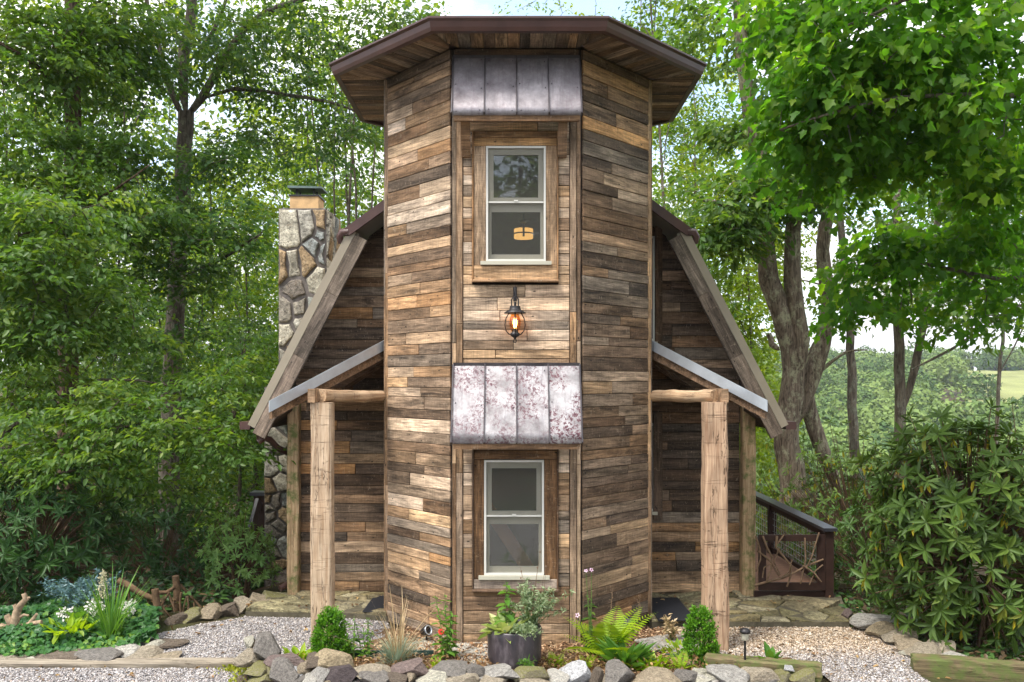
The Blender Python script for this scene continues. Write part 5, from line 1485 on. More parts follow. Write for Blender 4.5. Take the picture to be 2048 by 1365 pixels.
tree('forked_tree', 'tall lichen covered tree forking high up left of the chimney', 'tree',
     [(A3([(335, 1240), (338, 1000), (342, 800), (352, 600), (362, 420), (372, 225)], 15), .20, .13),
      (A3([(372, 230), (368, 100), (385, 0), (380, -300)], 15), .11, .05), (A3([(372, 235), (405, 195), (440, 135), (492, 55), (560, 15), (640, -10)], 15), .085, .04), (A3([(370, 240), (345, 190), (320, 110), (295, 10), (280, -100)], 15), .07, .03),
      (A3([(400, 200), (470, 178), (560, 188), (660, 205), (760, 240)], 15), .045, .02), (A3([(375, 130), (430, 60), (470, -60)], 15), .05, .02), (A3([(355, 500), (290, 470, -1), (230, 450, -2)], 15), .04, .015), (A3([(350, 560), (440, 520, -1), (520, 470, -2)], 15), .04, .015)],
     [blob(430, 330, 14, 240, 120, 30), blob(250, 180, 14, 260, 220, 50), blob(440, 60, 14.2, 300, 160, 36), blob(250, 330, 13.4, 200, 120, 20), blob(330, 560, 13.2, 300, 120, 34), blob(345, 700, 13.4, 240, 140, 22), blob(330, 420, 13.6, 160, 90, 10), blob(280, 60, 13.5, 260, 160, 26), blob(640, 300, 15.5, 300, 180, 26), blob(540, 300, 15.5, 240, 140, 18), blob(400, 470, 13.4, 340, 160, 68), blob(620, 60, 15, 260, 150, 40), blob(780, 60, 15.2, 200, 120, 37), blob(480, 120, 15.4, 200, 140, 23), blob(330, 90, 15.4, 200, 160, 23), blob(560, 170, 15, 260, 110, 23), blob(420, -220, 15, 800, 300, 102), blob(700, 250, 15.5, 180, 120, 15)],
     M['leaf_dark'], M['bark_forked'], .10, 44, .44)
tree('understory_tree', 'low spreading tree with layered pale sprays at the left', 'tree',
     [(A3([(-150, 1290), (-100, 1050), (-20, 900), (60, 830), (160, 800)], 10.6), .07, .02), (A3([(-20, 900), (120, 880, -.3), (280, 850, -.5), (420, 860, -.6)], 10.6), .035, .01), (A3([(-60, 980), (60, 960, -.4), (200, 930, -.6)], 10.6), .03, .01), (A3([(60, 830), (200, 760, .2), (330, 770, .2)], 10.6), .03, .01)],
     [blob(110, 800, 10.4, 380, 120, 34, .8), blob(300, 850, 10.1, 380, 130, 36, .7), blob(430, 890, 10, 260, 90, 18, .5), blob(120, 920, 9.9, 380, 130, 36, .6), blob(20, 700, 10.6, 300, 140, 26, .8), blob(300, 980, 10.3, 240, 70, 10, .4), blob(430, 760, 10.9, 220, 110, 14, .5)],
     M['leaf_fresh_tree'] if 'leaf_fresh_tree' in M else M['leaf_mid'], M['bark_dark'], .085, 60, .40, 'oval', flat=.06, sag=.2, tint=(.15, 1))
tree('hickory_sapling', 'leafy young tree filling the left edge above the understory', 'tree',
     [(A3([(-220, 1290), (-170, 900), (-120, 560), (-60, 400)], 10.8), .08, .03), (A3([(-120, 560), (20, 480), (150, 430)], 10.8), .03, .01), (A3([(-150, 700), (0, 620), (130, 600)], 10.8), .03, .01)],
     [blob(80, 420, 10.6, 360, 150, 34, .7), blob(90, 540, 10.4, 360, 140, 34, .7), blob(70, 650, 10.6, 340, 120, 26, .7), blob(230, 640, 11.2, 220, 160, 20, .7)],
     M['leaf_mid'], M['bark_dark'], .10, 52, .40, 'oval', sag=.5, tint=(.1, 1))
rl = random.Random(3)
def filler(px, Y, h, spread, n, lm, bark, label, grp, leaf=.12, low=0.1, tint=(0, 1), rad=.6, per=44, rt=.055):
    n = int(n*2.3)
    b = at(px, HY, Y); x = b.x; z0 = tz(x, Y)-.1
    tr_ = [(x, Y, z0)]; lean = rl.uniform(-.05, .05)
    for k in range(1, 6): tr_.append((x+lean*h*k/5+rl.uniform(-.12, .12), Y+rl.uniform(-.1, .1), z0+h*k/5))
    limbs = [(tr_, rt, rt*.3)]; bl = []
    for k in range(6):
        t = low+(1-low)*(k+.5)/6; zc = z0+h*t
        a = rl.uniform(0, 2*pi); r = spread*(1.0-.45*abs(t-.45))*rl.uniform(.5, .9)
        base = Vector(tr_[max(0, min(5, int(t*5)))])
        e = Vector((x+r*cos(a), Y+r*sin(a)*.7, zc+.3))
        limbs.append(([tuple(base), tuple(base.lerp(e, .5)+Vector((0, 0, .15))), tuple(e)], rt*.35, .012))
        bl.append((np.array((x+r*.35*cos(a), Y+r*.3*sin(a), zc)), np.array((spread*rl.uniform(.8, 1.2), spread*.7, h/9)), n//6))
    return tree('forest_tree', label, 'tree', limbs, bl, lm, bark, leaf, per, rad, group=grp, tint=tint)
GB = 'trees of the wood behind the cabin'
# (photograph column, depth, height, spread, sprays, leaf, label)
for args in (
    (30, 19, 11, 2.0, 130, 'leaf_mid', 'dense mid green tree deep in the wood at the left edge'),
    (215, 21, 12, 2.1, 130, 'leaf_dark', 'dark leafed tree between the ridged trunk and the forked tree'),
    (255, 28, 11, 2.8, 130, 'leaf_bright', 'sunlit yellow green tree seen low between dark trunks'),
    (450, 24, 10.5, 2.1, 130, 'leaf_bright', 'bright green tree just left of the stone chimney'),
    (520, 19, 7.2, 1.5, 100, 'leaf_mid', 'mid green tree whose crown ends beside the chimney cap'),
    (640, 26, 15, 2.6, 150, 'leaf_bright', 'airy bright tree rising right behind the chimney'),
    (720, 22, 12.5, 1.8, 90, 'leaf_mid', 'thin stemmed tree between the chimney and the tower'),
    (400, 34, 13, 3.6, 150, 'leaf_bright', 'pale sunlit tree far back in the left wood'),
    (90, 33, 15, 3.6, 150, 'leaf_mid', 'tall green tree far back at the left edge'),
    (560, 36, 15, 3.6, 140, 'leaf_bright', 'far yellow green tree behind the chimney top'),
    (330, 20, 5.5, 1.7, 90, 'leaf_dark', 'dark low tree under the forked tree'),
    (130, 17, 5.6, 1.7, 90, 'leaf_dark', 'dark low tree behind the understory sprays'),
    (470, 17.5, 5.0, 1.3, 80, 'leaf_mid', 'low green tree beside the chimney foot')):
    px, Y, h, sp, n, lm, lab = args
    filler(px, Y, h, sp, n, M[lm], M['bark_dark'], lab, GB, leaf=.10 if Y < 20 else .13, rad=.5 if Y < 25 else .75, low=.06)
# thin bare stems left of the tower
st = empty('sapling_clump', at(690, 900, 19), 'clump of thin dark saplings left of the tower', 'saplings')
for (x0, x1, x2, r) in ((655, 640, 615, .035), (690, 700, 715, .045), (715, 712, 690, .035), (735, 745, 760, .03), (675, 668, 672, .03)):
    MB().tube([at(x0, 1000, 19), at(x0, 620, 19), at(x1, 380, 19), at(x2, 120, 19)], [r, r*.9, r*.7, r*.4], 7, wob=.1).build('stem', M['bark_dark'], st)

# ---------------- right side
tree('lichened_oak', 'broad oak with two lichen crusted trunks right of the cabin', 'tree',
     [(A3([(1590, 1010), (1580, 930), (1572, 850), (1590, 740), (1572, 660), (1540, 560), (1528, 470), (1520, 330), (1490, 150), (1470, -100)], 14.5), .225, .08),
      (A3([(1588, 770), (1600, 680), (1585, 560), (1586, 460), (1600, 300), (1640, 120), (1650, -100)], 14.4), .165, .06),
      (A3([(1592, 850), (1618, 770), (1645, 690), (1658, 600), (1645, 500), (1665, 400), (1720, 260), (1790, 80)], 14.6), .155, .07),
      (A3([(1680, 1000), (1645, 900), (1618, 820), (1612, 760), (1640, 690)], 14.8), .14, .12),
      (A3([(1620, 760), (1650, 735), (1690, 705), (1735, 700)], 14.6), .04, .012), (A3([(1528, 500), (1470, 420, -.6), (1400, 400, -1)], 14.5), .06, .02), (A3([(1560, 700), (1545, 690), (1537, 668)], 14.2), .06, .045)],
     [blob(1470, 420, 13.6, 260, 170, 46), blob(1560, 360, 13.6, 220, 130, 28), blob(1430, 480, 13.8, 180, 110, 20), blob(1640, 380, 14, 200, 120, 20), blob(1500, 260, 14.5, 200, 140, 22), blob(1480, 60, 14.5, 320, 220, 40), blob(1600, -180, 14.5, 700, 260, 50)],
     M['leaf_mid'], M['bark_lichen'], .135, 42, .42, 'oval', sides=14)
tree('slender_tree', 'slender straight tree between the oak and the forked pair', 'tree',
     [(A3([(1716, 960), (1708, 850), (1702, 700), (1694, 560), (1680, 400), (1690, 100)], 17), .10, .05), (A3([(1696, 600), (1640, 570), (1600, 560)], 17), .03, .01)],
     [blob(1700, 560, 16.6, 180, 110, 12), blob(1680, 380, 17, 260, 160, 26), blob(1650, 620, 17, 120, 70, 5)],
     M['leaf_bright'], M['bark_grey'], .12, 40, .45)
tree('forked_sapling', 'thin tree forking low above the big rhododendron', 'tree',
     [(A3([(1805, 980), (1802, 880), (1800, 740), (1798, 640), (1790, 500), (1800, 300)], 14), .10, .05), (A3([(1806, 830), (1830, 730), (1848, 640), (1870, 480), (1900, 300)], 14), .075, .04), (A3([(1820, 740), (1900, 700), (1990, 640), (2080, 590)], 13.6), .03, .012)],
     [blob(1800, 560, 13.4, 260, 150, 26), blob(1950, 590, 12.8, 280, 170, 34), blob(1880, 420, 13.6, 340, 160, 34), blob(2020, 460, 13, 200, 200, 24)],
     M['leaf_mid'], M['bark_grey'], .115, 42, .42)
GR_ = 'trees right of the cabin'
for args in (
    (1400, 24, 14, 2.2, 130, 'leaf_bright', 'airy light green tree behind the right roof slope'),
    (1340, 20, 15, 1.6, 70, 'leaf_mid', 'thin tree close behind the right tower edge'),
    (1480, 21, 9, 2.0, 110, 'leaf_bright', 'sunlit bushy tree behind the oak trunks'),
    (1240, 27, 17, 3.2, 110, 'leaf_bright', 'high bright tree showing over the tower roof'),
    (1990, 19, 11, 2.6, 140, 'leaf_mid', 'leafy green tree at the right edge beyond the maple')):
    px, Y, h, sp, n, lm, lab = args
    filler(px, Y, h, sp, n, M[lm], M['bark_grey'], lab, GR_, leaf=.12, rad=.55, low=.30 if px < 1900 else .55)
def P5(lst): return [tuple(at(x, y, Y)) for x, y, Y in lst]
tree('maple_tree', 'overhanging maple with large lobed leaves at the upper right', 'tree',
     [([(5.9, 7.4, -.1), (5.85, 7.4, 1.5), (5.8, 7.3, 3.0), (5.7, 7.1, 5.0), (5.5, 7.0, 7.0)], .22, .12),
      ([(5.8, 7.3, 3.6)]+P5([(2150, 230, 7.4), (1900, 190, 7.2), (1720, 210, 7.2), (1560, 260, 7.4)]), .036, .008),
      ([(5.75, 7.2, 4.6)]+P5([(2140, -60, 7.2), (1900, -30, 7.2), (1720, 40, 7.3), (1600, 90, 7.5)]), .035, .008),
      ([(5.8, 7.3, 3.2)]+P5([(2150, 400, 8.6), (1900, 350, 8.6), (1700, 330, 8.4), (1600, 330, 8.2)]), .036, .008),
      ([(5.8, 7.35, 2.4)]+P5([(2200, 560, 9.0), (2000, 560, 9.2), (1820, 520, 9.2), (1720, 540, 9.2)]), .045, .012)],
     [blob(1680, 170, 7.4, 240, 260, 40, .6), blob(1640, 250, 7.7, 200, 130, 22, .4), blob(1800, 120, 7.3, 340, 260, 44, .6), blob(1950, 150, 7.4, 300, 300, 46, .7), blob(1800, 300, 8.2, 420, 150, 44, .6), blob(1980, 340, 8.5, 300, 160, 36, .6), blob(1700, 330, 8.3, 240, 110, 22, .5),
      blob(1580, 40, 8.1, 180, 140, 18, .5), blob(1780, -40, 7.5, 600, 160, 50, .9), blob(2000, -330, 7.7, 800, 500, 60, 1.2),
      blob(1800, 500, 9.2, 300, 110, 26, .5), blob(1930, 470, 9.2, 260, 120, 24, .5), blob(1760, 600, 9.3, 220, 110, 16, .5), blob(2010, 560, 9.2, 200, 160, 18, .5)],
     M['leaf_maple'], M['bark_grey'], .098, 30, .38, 'maple', singles=300, flat=.16, sag=.45, leafdroop=.7, tilt=.75)

# ---------------- shrubs with whorled leaves
def whorl_shrub(name, label, cat, centre, radii, n, leaf, mat, lo=7, hi=11, singles=0, stems=6, base_z=None, kind='lance', spread=.9, tint=(0, .95), yellow=0.0, group=None, inner=.55, droop=.22, leafname='leaf', zmin=-.55, rise=.25):
    c = np.array(centre); r = np.array(radii)
    bz = tz(c[0], c[1]) if base_z is None else base_z
    root = empty(name, (c[0], c[1], bz), label, cat, group)
    q = unit(RNG.normal(0, 1, (n*2, 3))); q = q[q[:, 2] > zmin][:n]; n = len(q)
    rad = inner+(1-inner)*RNG.random((n, 1))**.6
    lump = 1+RNG.normal(0, .07, (n, 1))+.20*np.sin(q[:, :1]*7+c[0])*np.sin(q[:, 1:2]*6+q[:, 2:3]*5)
    T = c+q*r*rad*lump
    ax = unit(q*np.array([1, 1, .7])+np.array([0, 0, .45])+RNG.normal(0, .22, (n, 3)))
    st_ = MB()
    for k in range(stems):
        a = 2*pi*k/stems+R.random(); e = Vector(c)+Vector((cos(a)*r[0]*.5, sin(a)*r[1]*.5, r[2]*.1))
        b0 = Vector((c[0]+cos(a)*.08, c[1]+sin(a)*.08, bz-.05)); st_.tube([b0, b0.lerp(e, .5)+Vector((0, 0, .08)), e], [.022, .016, .01], 6, False, wob=.2)
    for i in range(n):
        t = Vector(T[i]); d = Vector(ax[i]); a = Vector(c)+(t-Vector(c))*.45+Vector((0, 0, -.15*r[2]))
        st_.tube([a, a.lerp(t, .6)-d*leaf*.1, t], [.007, .005, .004], 4, False)
    st_.build('stems', M['stem_brown'], root, loc=(c[0], c[1], bz))
    Bs, As, Us, Ts, Ss = [], [], [], [], []
    for i in range(n):
        m = R.randint(lo, hi); d = ax[i]; o = unit(np.cross(d, [0.3, .2, 1])[None])[0]; p = np.cross(d, o)
        ph = R.random()*6.28; sz_ = R.uniform(.6, 1.2); base_t = R.uniform(*tint)
        for k in range(m):
            a = ph+2.4*k+R.gauss(0, .25); f = spread*R.uniform(.6, 1.15); up_ = R.uniform(.0, .95)*(1.2-.9*k/m) + rise*.4
            v = (o*cos(a)+p*sin(a))*f+d*up_; v[2] -= .12
            Bs.append(T[i]-d*leaf*.12*k/m); As.append(v); Us.append(d+RNG.normal(0, .12, 3)); 
            Ss.append(sz_); Ts.append(min(.999, .97 if R.random() < yellow else min(.92, max(0, base_t*.7+R.random()*.25))))
    B, A, U = np.array(Bs), np.array(As), np.array(Us)
    a, s, nn = leaf_frames(A, U); L = leaf*RNG.uniform(.7, 1.2, len(B))*np.array(Ss); tt = np.array(Ts)
    s = s*.82; yl = tt > .95
    if yl.any():      # yellowed leaves hang
        a2 = a.copy(); a2[yl] = unit(a2[yl]*.35+np.array([0, 0, -1.0])); a, s, nn = leaf_frames(a2, U)
    if singles:
        vis = in_view(B+a*L[:, None]*.5); front = -(B[:, 1]-c[1])
        sc_ = np.where(vis, L/B[:, 1]*(1+.6*np.clip(front, -1, 1)), 0); pick = np.argsort(-sc_)[:singles]; m = np.zeros(len(B), bool); m[pick] = True
        single_leaves(leafname, kind, B[m], a[m], s[m], nn[m], L[m], mat, root, tt[m], droop)
        k = ~m; B, a, s, nn, L, tt = B[k], a[k], s[k], nn[k], L[k], tt[k]
    if len(B): leaves_object('foliage', kind, B, a, s, nn, L, mat, root, tt, droop)
    return root
c = at(1870, 1060, 8.5)
whorl_shrub('rhododendron', 'large rhododendron with some yellow leaves at the right edge', 'rhododendron', (c.x+.42, 8.6, 1.08), (1.08, .72, 1.22), 760, .155, M['leaf_rhodo'], singles=300, yellow=.035, stems=9, tint=(.2, .95), zmin=-.95)
whorl_shrub('rhododendron', 'pale rhododendron seen through the deck railing at the foot of the oak', 'rhododendron', (6.2, 17.5, -.6), (2.2, .9, 1.9), 420, .15, M['leaf_rhodo'], yellow=.05, stems=7, tint=(.5, .95))
whorl_shrub('rhododendron', 'yellow tinged rhododendron behind the deck railing under the oak', 'rhododendron', (5.55, 13.6, .25), (1.5, .8, 1.5), 420, .12, M['leaf_rhodo'], yellow=.07, tint=(.45, .95), stems=7)
whorl_shrub('rhododendron', 'low dark rhododendron between the deck and the large one', 'rhododendron', (4.55, 10.6, .35), (.7, .6, 1.0), 240, .10, M['leaf_azalea'], yellow=0.0, stems=6, tint=(0, .7))
whorl_shrub('rhododendron', 'dark rhododendron at the far right behind the large one', 'rhododendron', (6.6, 10.8, .7), (1.5, .8, 1.5), 260, .14, M['leaf_rhodo'], yellow=.02, stems=7)
c = at(70, 1095, 9.9)
whorl_shrub('rhododendron', 'big dark green rhododendron at the left edge above the ivy', 'rhododendron', (c.x-.1, 10.1, .75), (1.05, .8, .92), 420, .15, M['leaf_rhodo_blue'], singles=260, stems=8, zmin=-.95)
whorl_shrub('rhododendron', 'shaded dark rhododendron behind the twig fence', 'rhododendron', (-5.3, 12.8, -.1), (1.1, .8, 1.0), 200, .16, M['leaf_rhodo_blue'], stems=6)
whorl_shrub('rhododendron', 'small shaded rhododendron in the hollow left of the pale bush', 'rhododendron', (-4.25, 12.2, -.15), (.8, .6, .75), 150, .14, M['leaf_rhodo_blue'], stems=6)
c = at(485, 1125, 10.8)
whorl_shrub('pieris_bush', 'light green bush with reddish stems before the chimney foot', 'shrub', (c.x, 10.7, .38), (.46, .4, .58), 260, .085, M['leaf_pieris'], lo=9, hi=13, stems=9, tint=(.2, .9))

# leaf litter and low growth on the bank right of the walk
n = 5200; x = RNG.uniform(3.75, 6.4, n); y = RNG.uniform(7.5, 10.6, n); k = (x > 3.95+.18*(9.3-y)) | (y > 9.6); x, y = x[k], y[k]; n = len(x)
z = terrain(x, y)+RNG.uniform(0, .16, n)*(RNG.random(n)**2)
A = RNG.normal(0, 1, (n, 3)); A[:, 2] *= .3; a, s, nn = leaf_frames(A, RNG.normal(0, .4, (n, 3))+np.array((0, -.2, 1.0)))
leaves_object('ground_cover', 'oval', np.stack([x, y, z], 1), a, s, nn, RNG.uniform(.05, .10, n), M['leaf_litter'], None, RNG.random(n), .2, .2)
# bright wall of foliage where the wood opens to the light behind the left trees
def far_bank(n, u0, u1, Y0, Y1, zmax, hole, mat_):
    u = RNG.uniform(u0, u1, n); Yw = RNG.uniform(Y0, Y1, n); x = (u-CX)*Yw/F; zb = tz((.5*(u0+u1)-CX)*Y0/F, Y0)
    z = zb+RNG.random(n)**1.25*(zmax-zb)
    cl = np.sin(x*.8+1)*np.sin(z*1.0+x*.3)+.6*np.sin(x*2.1+z*.7)*np.sin(z*1.9-x*.5); f = (z-zb)/(zmax-zb)
    k = cl+RNG.normal(0, .35, n) > -.75+hole*f; x, Yw, z, cl = x[k], Yw[k], z[k], cl[k]; n = len(x)
    a, s, nn = leaf_frames(RNG.normal(0, 1, (n, 3)), RNG.normal(0, .5, (n, 3))+np.array((0, -.4, 1.0)))
    leaves_object('far_wood', 'kite', np.stack([x, Yw+cl*1.5, z], 1), a, s*1.25, nn, RNG.uniform(.22, .42, n), mat_, None, np.clip(RNG.normal(.5, .25, n)+cl*.12, 0, 1), .2, .2)
far_bank(90000, -1000, 900, 36, 46, 25, .95, M['leaf_bright'])
far_bank(16000, 1270, 1600, 34, 40, 21, 1.45, M['leaf_bright'])
# yard trees behind the viewer, mirrored in the upper window
for (xx_, yy_, h, sp, wh) in ((-3.8, -13, 12, 3.4, 'left'), (0.3, -14, 13, 3.2, 'middle'), (4.4, -13, 12, 3.4, 'right')):
    tb = [(xx_, yy_, -.1), (xx_+.1, yy_, h*.4), (xx_, yy_, h*.8)]
    tree('yard_tree', 'dark green yard tree mirrored in the '+wh+' part of the upper window pane', 'tree', [(tb, .2, .08)], [(np.array((xx_, yy_, h*.45)), np.array((sp, 2.0, h*.42)), 420)], M['leaf_mid'], M['bark_dark'], .34, 40, .8, group='yard trees mirrored in the window')

# a few fallen leaves on the gravel, the flagstones and the bed
n = 520; x = RNG.uniform(-5.0, 4.2, n); y = RNG.uniform(7.45, 10.2, n); z = np.where((y > 9.45) & (np.abs(x) > 1.5), .085, .012)
k = ~((np.abs(x-.05) < 1.5) & (y > 8.45)); x, y, z = x[k], y[k], z[k]; n = len(x)
a, s, nn = leaf_frames(RNG.normal(0, 1, (n, 3))*np.array((1, 1, .25)), RNG.normal(0, .35, (n, 3))+np.array((0, 0, 1.0)))
leaves_object('fallen_leaves', 'oval', np.stack([x, y, z+RNG.uniform(0, .012, n)], 1), a, s, nn, RNG.uniform(.025, .065, n), M['leaf_fallen'], None, RNG.random(n), .35, .4)
# moss and debris lodged between the stones of the low wall
n = 2600; x = RNG.uniform(-2.35, 2.5, n); y = RNG.uniform(7.38, 7.85, n); a, s, nn = leaf_frames(RNG.normal(0, 1, (n, 3)), RNG.normal(0, .6, (n, 3))+np.array((0, 0, 1.0)))
leaves_object('leaf_debris', 'kite', np.stack([x, y, RNG.uniform(0, .07, n)+.05*(y > 7.6)], 1), a, s, nn, RNG.uniform(.02, .05, n), M['leaf_fallen'], None, RNG.random(n), .3, .3)

# ---------------- small plants of the front bed
def tuft(name, label, cat, base, n, length, mat, spread=.5, kind='blade', width=1.0, droop=.5, extra=None, group=None, radius=.04, partname='blade', singles=False):
    b = np.array(base); root = empty(name, base, label, cat, group)
    a = RNG.uniform(0, 2*pi, n); t = np.abs(RNG.normal(0, spread, n))
    A = np.stack([np.cos(a)*np.sin(t), np.sin(a)*np.sin(t), np.cos(t)], 1)
    B = b+np.stack([np.cos(a)*radius*RNG.random(n), np.sin(a)*radius*RNG.random(n), np.zeros(n)], 1)
    U = np.stack([-np.cos(a), -np.sin(a), np.full(n, .6)], 1)*-1.0
    U = np.stack([-np.cos(a)*np.cos(t), -np.sin(a)*np.cos(t), np.sin(t)+.2], 1)
    aa, s, nn = leaf_frames(A, U); L = length*RNG.uniform(.6, 1.15, n)
    if width != 1.0: s = s*width
    if singles: single_leaves(partname, kind, B, aa, s, nn, L, mat, root, RNG.random(n)*.99, droop, .3)
    else: leaves_object(partname if partname != 'blade' else 'blades', kind, B, aa, s, nn, L, mat, root, RNG.random(n), droop, .3)
    return root
def conifer(label, base, h, r):
    root = empty('dwarf_spruce', base, label, 'evergreen', 'dwarf conical evergreens in the bed')
    m = 420; t = np.clip(RNG.random(m)**.8, 0.02, 1); a = RNG.uniform(0, 2*pi, m); z = h*(1-t)
    prof = r*np.sqrt(np.clip(1-(1-t)**1.6, 0, 1))*(1+.13*np.sin(a*3+z*23)+RNG.normal(0, .07, m))
    T = np.array(base)+np.stack([np.cos(a)*prof*.86, np.sin(a)*prof*.86, z*.97+.02], 1)
    D = unit(np.stack([np.cos(a), np.sin(a), np.full(m, .9)], 1)+RNG.normal(0, .25, (m, 3)))
    k = 15; n = m*k; al = RNG.uniform(-.7, 1, (m, k, 1))
    B = (T[:, None]+D[:, None]*al*.034+RNG.normal(0, .010, (m, k, 3))).reshape(-1, 3)
    A = (D[:, None]+RNG.normal(0, .55, (m, k, 3))).reshape(-1, 3)
    aa, s, nn = leaf_frames(A, RNG.normal(0, 1, (n, 3))); L = RNG.uniform(.016, .034, n)
    inn_ = np.clip(.25+.5*al.reshape(-1)+RNG.normal(0, .15, n)+np.repeat(RNG.normal(0, .15, m), k), 0, 1)
    leaves_object('foliage', 'kite', B, aa, s, nn, L, M['leaf_conifer'], root, inn_)
    MB().tube([Vector(base), Vector(base)+Vector((0, 0, h*.8))], [.012, .004], 6).build('stem', M['stem_brown'], root)
    return root
b = at(661, 1308, 8.02); conifer('dwarf conical evergreen against the smooth left porch post', (b.x, b.y, .01), .46, .165)
b = at(1400, 1312, 7.98); conifer('dwarf conical evergreen beside the cracked right porch post', (b.x, b.y, .01), .49, .15)
b = at(795, 1322, 7.86); f = tuft('fescue_clump', 'blue fescue grass with tall straw seed stems in the bed', 'grass clump', (b.x, b.y, .01), 420, .26, M['leaf_fescue'], .55, droop=.35, radius=.07)
n = 46; a = RNG.uniform(0, 2*pi, n); t = np.abs(RNG.normal(0, .38, n)); A = np.stack([np.cos(a)*np.sin(t), np.sin(a)*np.sin(t)*.6, np.cos(t)], 1)
U = np.stack([-np.cos(a)*np.cos(t), -np.sin(a)*np.cos(t), np.sin(t)+.2], 1); aa, s, nn = leaf_frames(A, U)
leaves_object('seed_stems', 'blade', np.array((b.x, b.y, .02))+RNG.normal(0, .03, (n, 3))*np.array((1, 1, 0)), aa, s*.7, nn, RNG.uniform(.42, .72, n), M['leaf_straw'], f, RNG.random(n), .22, .2)

def fern(label, base, n, length, mat, spread=.9, group='ferns in the front bed'):
    root = empty('fern', base, label, 'fern', group)
    for k in range(n):
        a = 2*pi*k/n+R.uniform(-.3, .3); el = R.uniform(.6, 1.4); L = length*R.uniform(.75, 1.1)
        d = np.array((cos(a)*cos(el), sin(a)*cos(el), sin(el))); h = np.array((cos(a), sin(a), 0)); sd = np.array((-sin(a), cos(a), 0))
        B, A, U, LL = [], [], [], []
        m = 22
        for i in range(2, m):
            t = i/m; p = np.array(base)+d*L*t+h*L*.25*t*t+np.array((0, 0, -.30*L*t*t))
            w = L*.30*sin(pi*min(1, .12+t*.9))**.8*(1.05-t*.55)
            for sg in (-1, 1): B.append(p); A.append(sd*sg+d*.35+np.array((0, 0, -.1))); U.append(np.cross(d, sd)*1.0+np.array((0, 0, .6))); LL.append(w)
        aa, s, nn = leaf_frames(np.array(A), np.array(U))
        leaves_object('frond', 'lance', np.array(B), aa, s*.55, nn, np.array(LL), mat, root, np.clip(RNG.normal(.5, .2, len(B)), 0, 1), .15, .2)
b = at(1222, 1322, 7.95)
fern('large yellow green fern right of the pot', (b.x, b.y+.12, .02), 15, .66, M['leaf_fern'])
b = at(1112, 1330, 7.75); fern('small fern just right of the pot', (b.x, b.y, .02), 7, .22, M['leaf_fern'])
b = at(1172, 1335, 7.72); fern('small fern between the pot and the large fern', (b.x, b.y, .02), 6, .2, M['leaf_fern'])
b = at(1362, 1335, 7.70); fern('small fern left of the right evergreen', (b.x, b.y, .02), 7, .23, M['leaf_fern'])

b = at(1252, 1345, 7.8); tuft('lance_leaf_plant', 'dark green lance leaved clump under the large fern', 'plant', (b.x, b.y, .02), 60, .27, M['leaf_fresh'], .6, 'lance', .85, .5, singles=True, partname='leaf', radius=.08)
b = at(1540, 1316, 7.75); tuft('hosta', 'small broad leaved hosta beside the path light', 'hosta', (b.x, b.y, .08), 11, .17, M['leaf_fresh'], .95, 'oval', 1.0, .3, singles=True, partname='leaf', radius=.05)
b = at(672, 1318, 7.8); tuft('hosta', 'young hosta at the foot of the left evergreen', 'hosta', (b.x, b.y, .02), 12, .17, M['leaf_fresh'], .6, 'oval', .8, .3, singles=True, partname='leaf', radius=.04)
b = at(598, 1312, 7.95); tuft('ground_plant', 'small yellowish plant left of the left evergreen', 'plant', (b.x, b.y, .02), 40, .13, M['leaf_fern'], .9, 'oval', .8, .3, radius=.12, partname='leaves')
b = at(830, 1330, 7.7); tuft('ground_plant', 'tiny lime plant behind the mauve wall stone', 'plant', (b.x+.2, b.y, .02), 24, .10, M['leaf_fern'], .9, 'oval', .8, .3, radius=.06, partname='leaves')
b = at(1300, 1330, 7.75); tuft('ground_plant', 'low yellow green plant right of the lance leaved clump', 'plant', (b.x, b.y, .02), 60, .14, M['leaf_fern'], .9, 'kite', .9, .3, radius=.14, partname='leaves')
b = at(1430, 1335, 7.7); tuft('ground_plant', 'low green plant under the right evergreen', 'plant', (b.x, b.y, .02), 90, .10, M['leaf_fresh'], 1.0, 'oval', .9, .3, radius=.2, partname='leaves')
b = at(1345, 1290, 8.5); airy_rust = (b.x, b.y, .03)
b = at(1395, 1300, 8.1); tuft('ground_plant', 'pale ground cover behind the right evergreen', 'plant', (b.x-.15, b.y+.1, .03), 90, .08, M['leaf_fern'], 1.0, 'oval', .9, .3, radius=.22, partname='leaves')

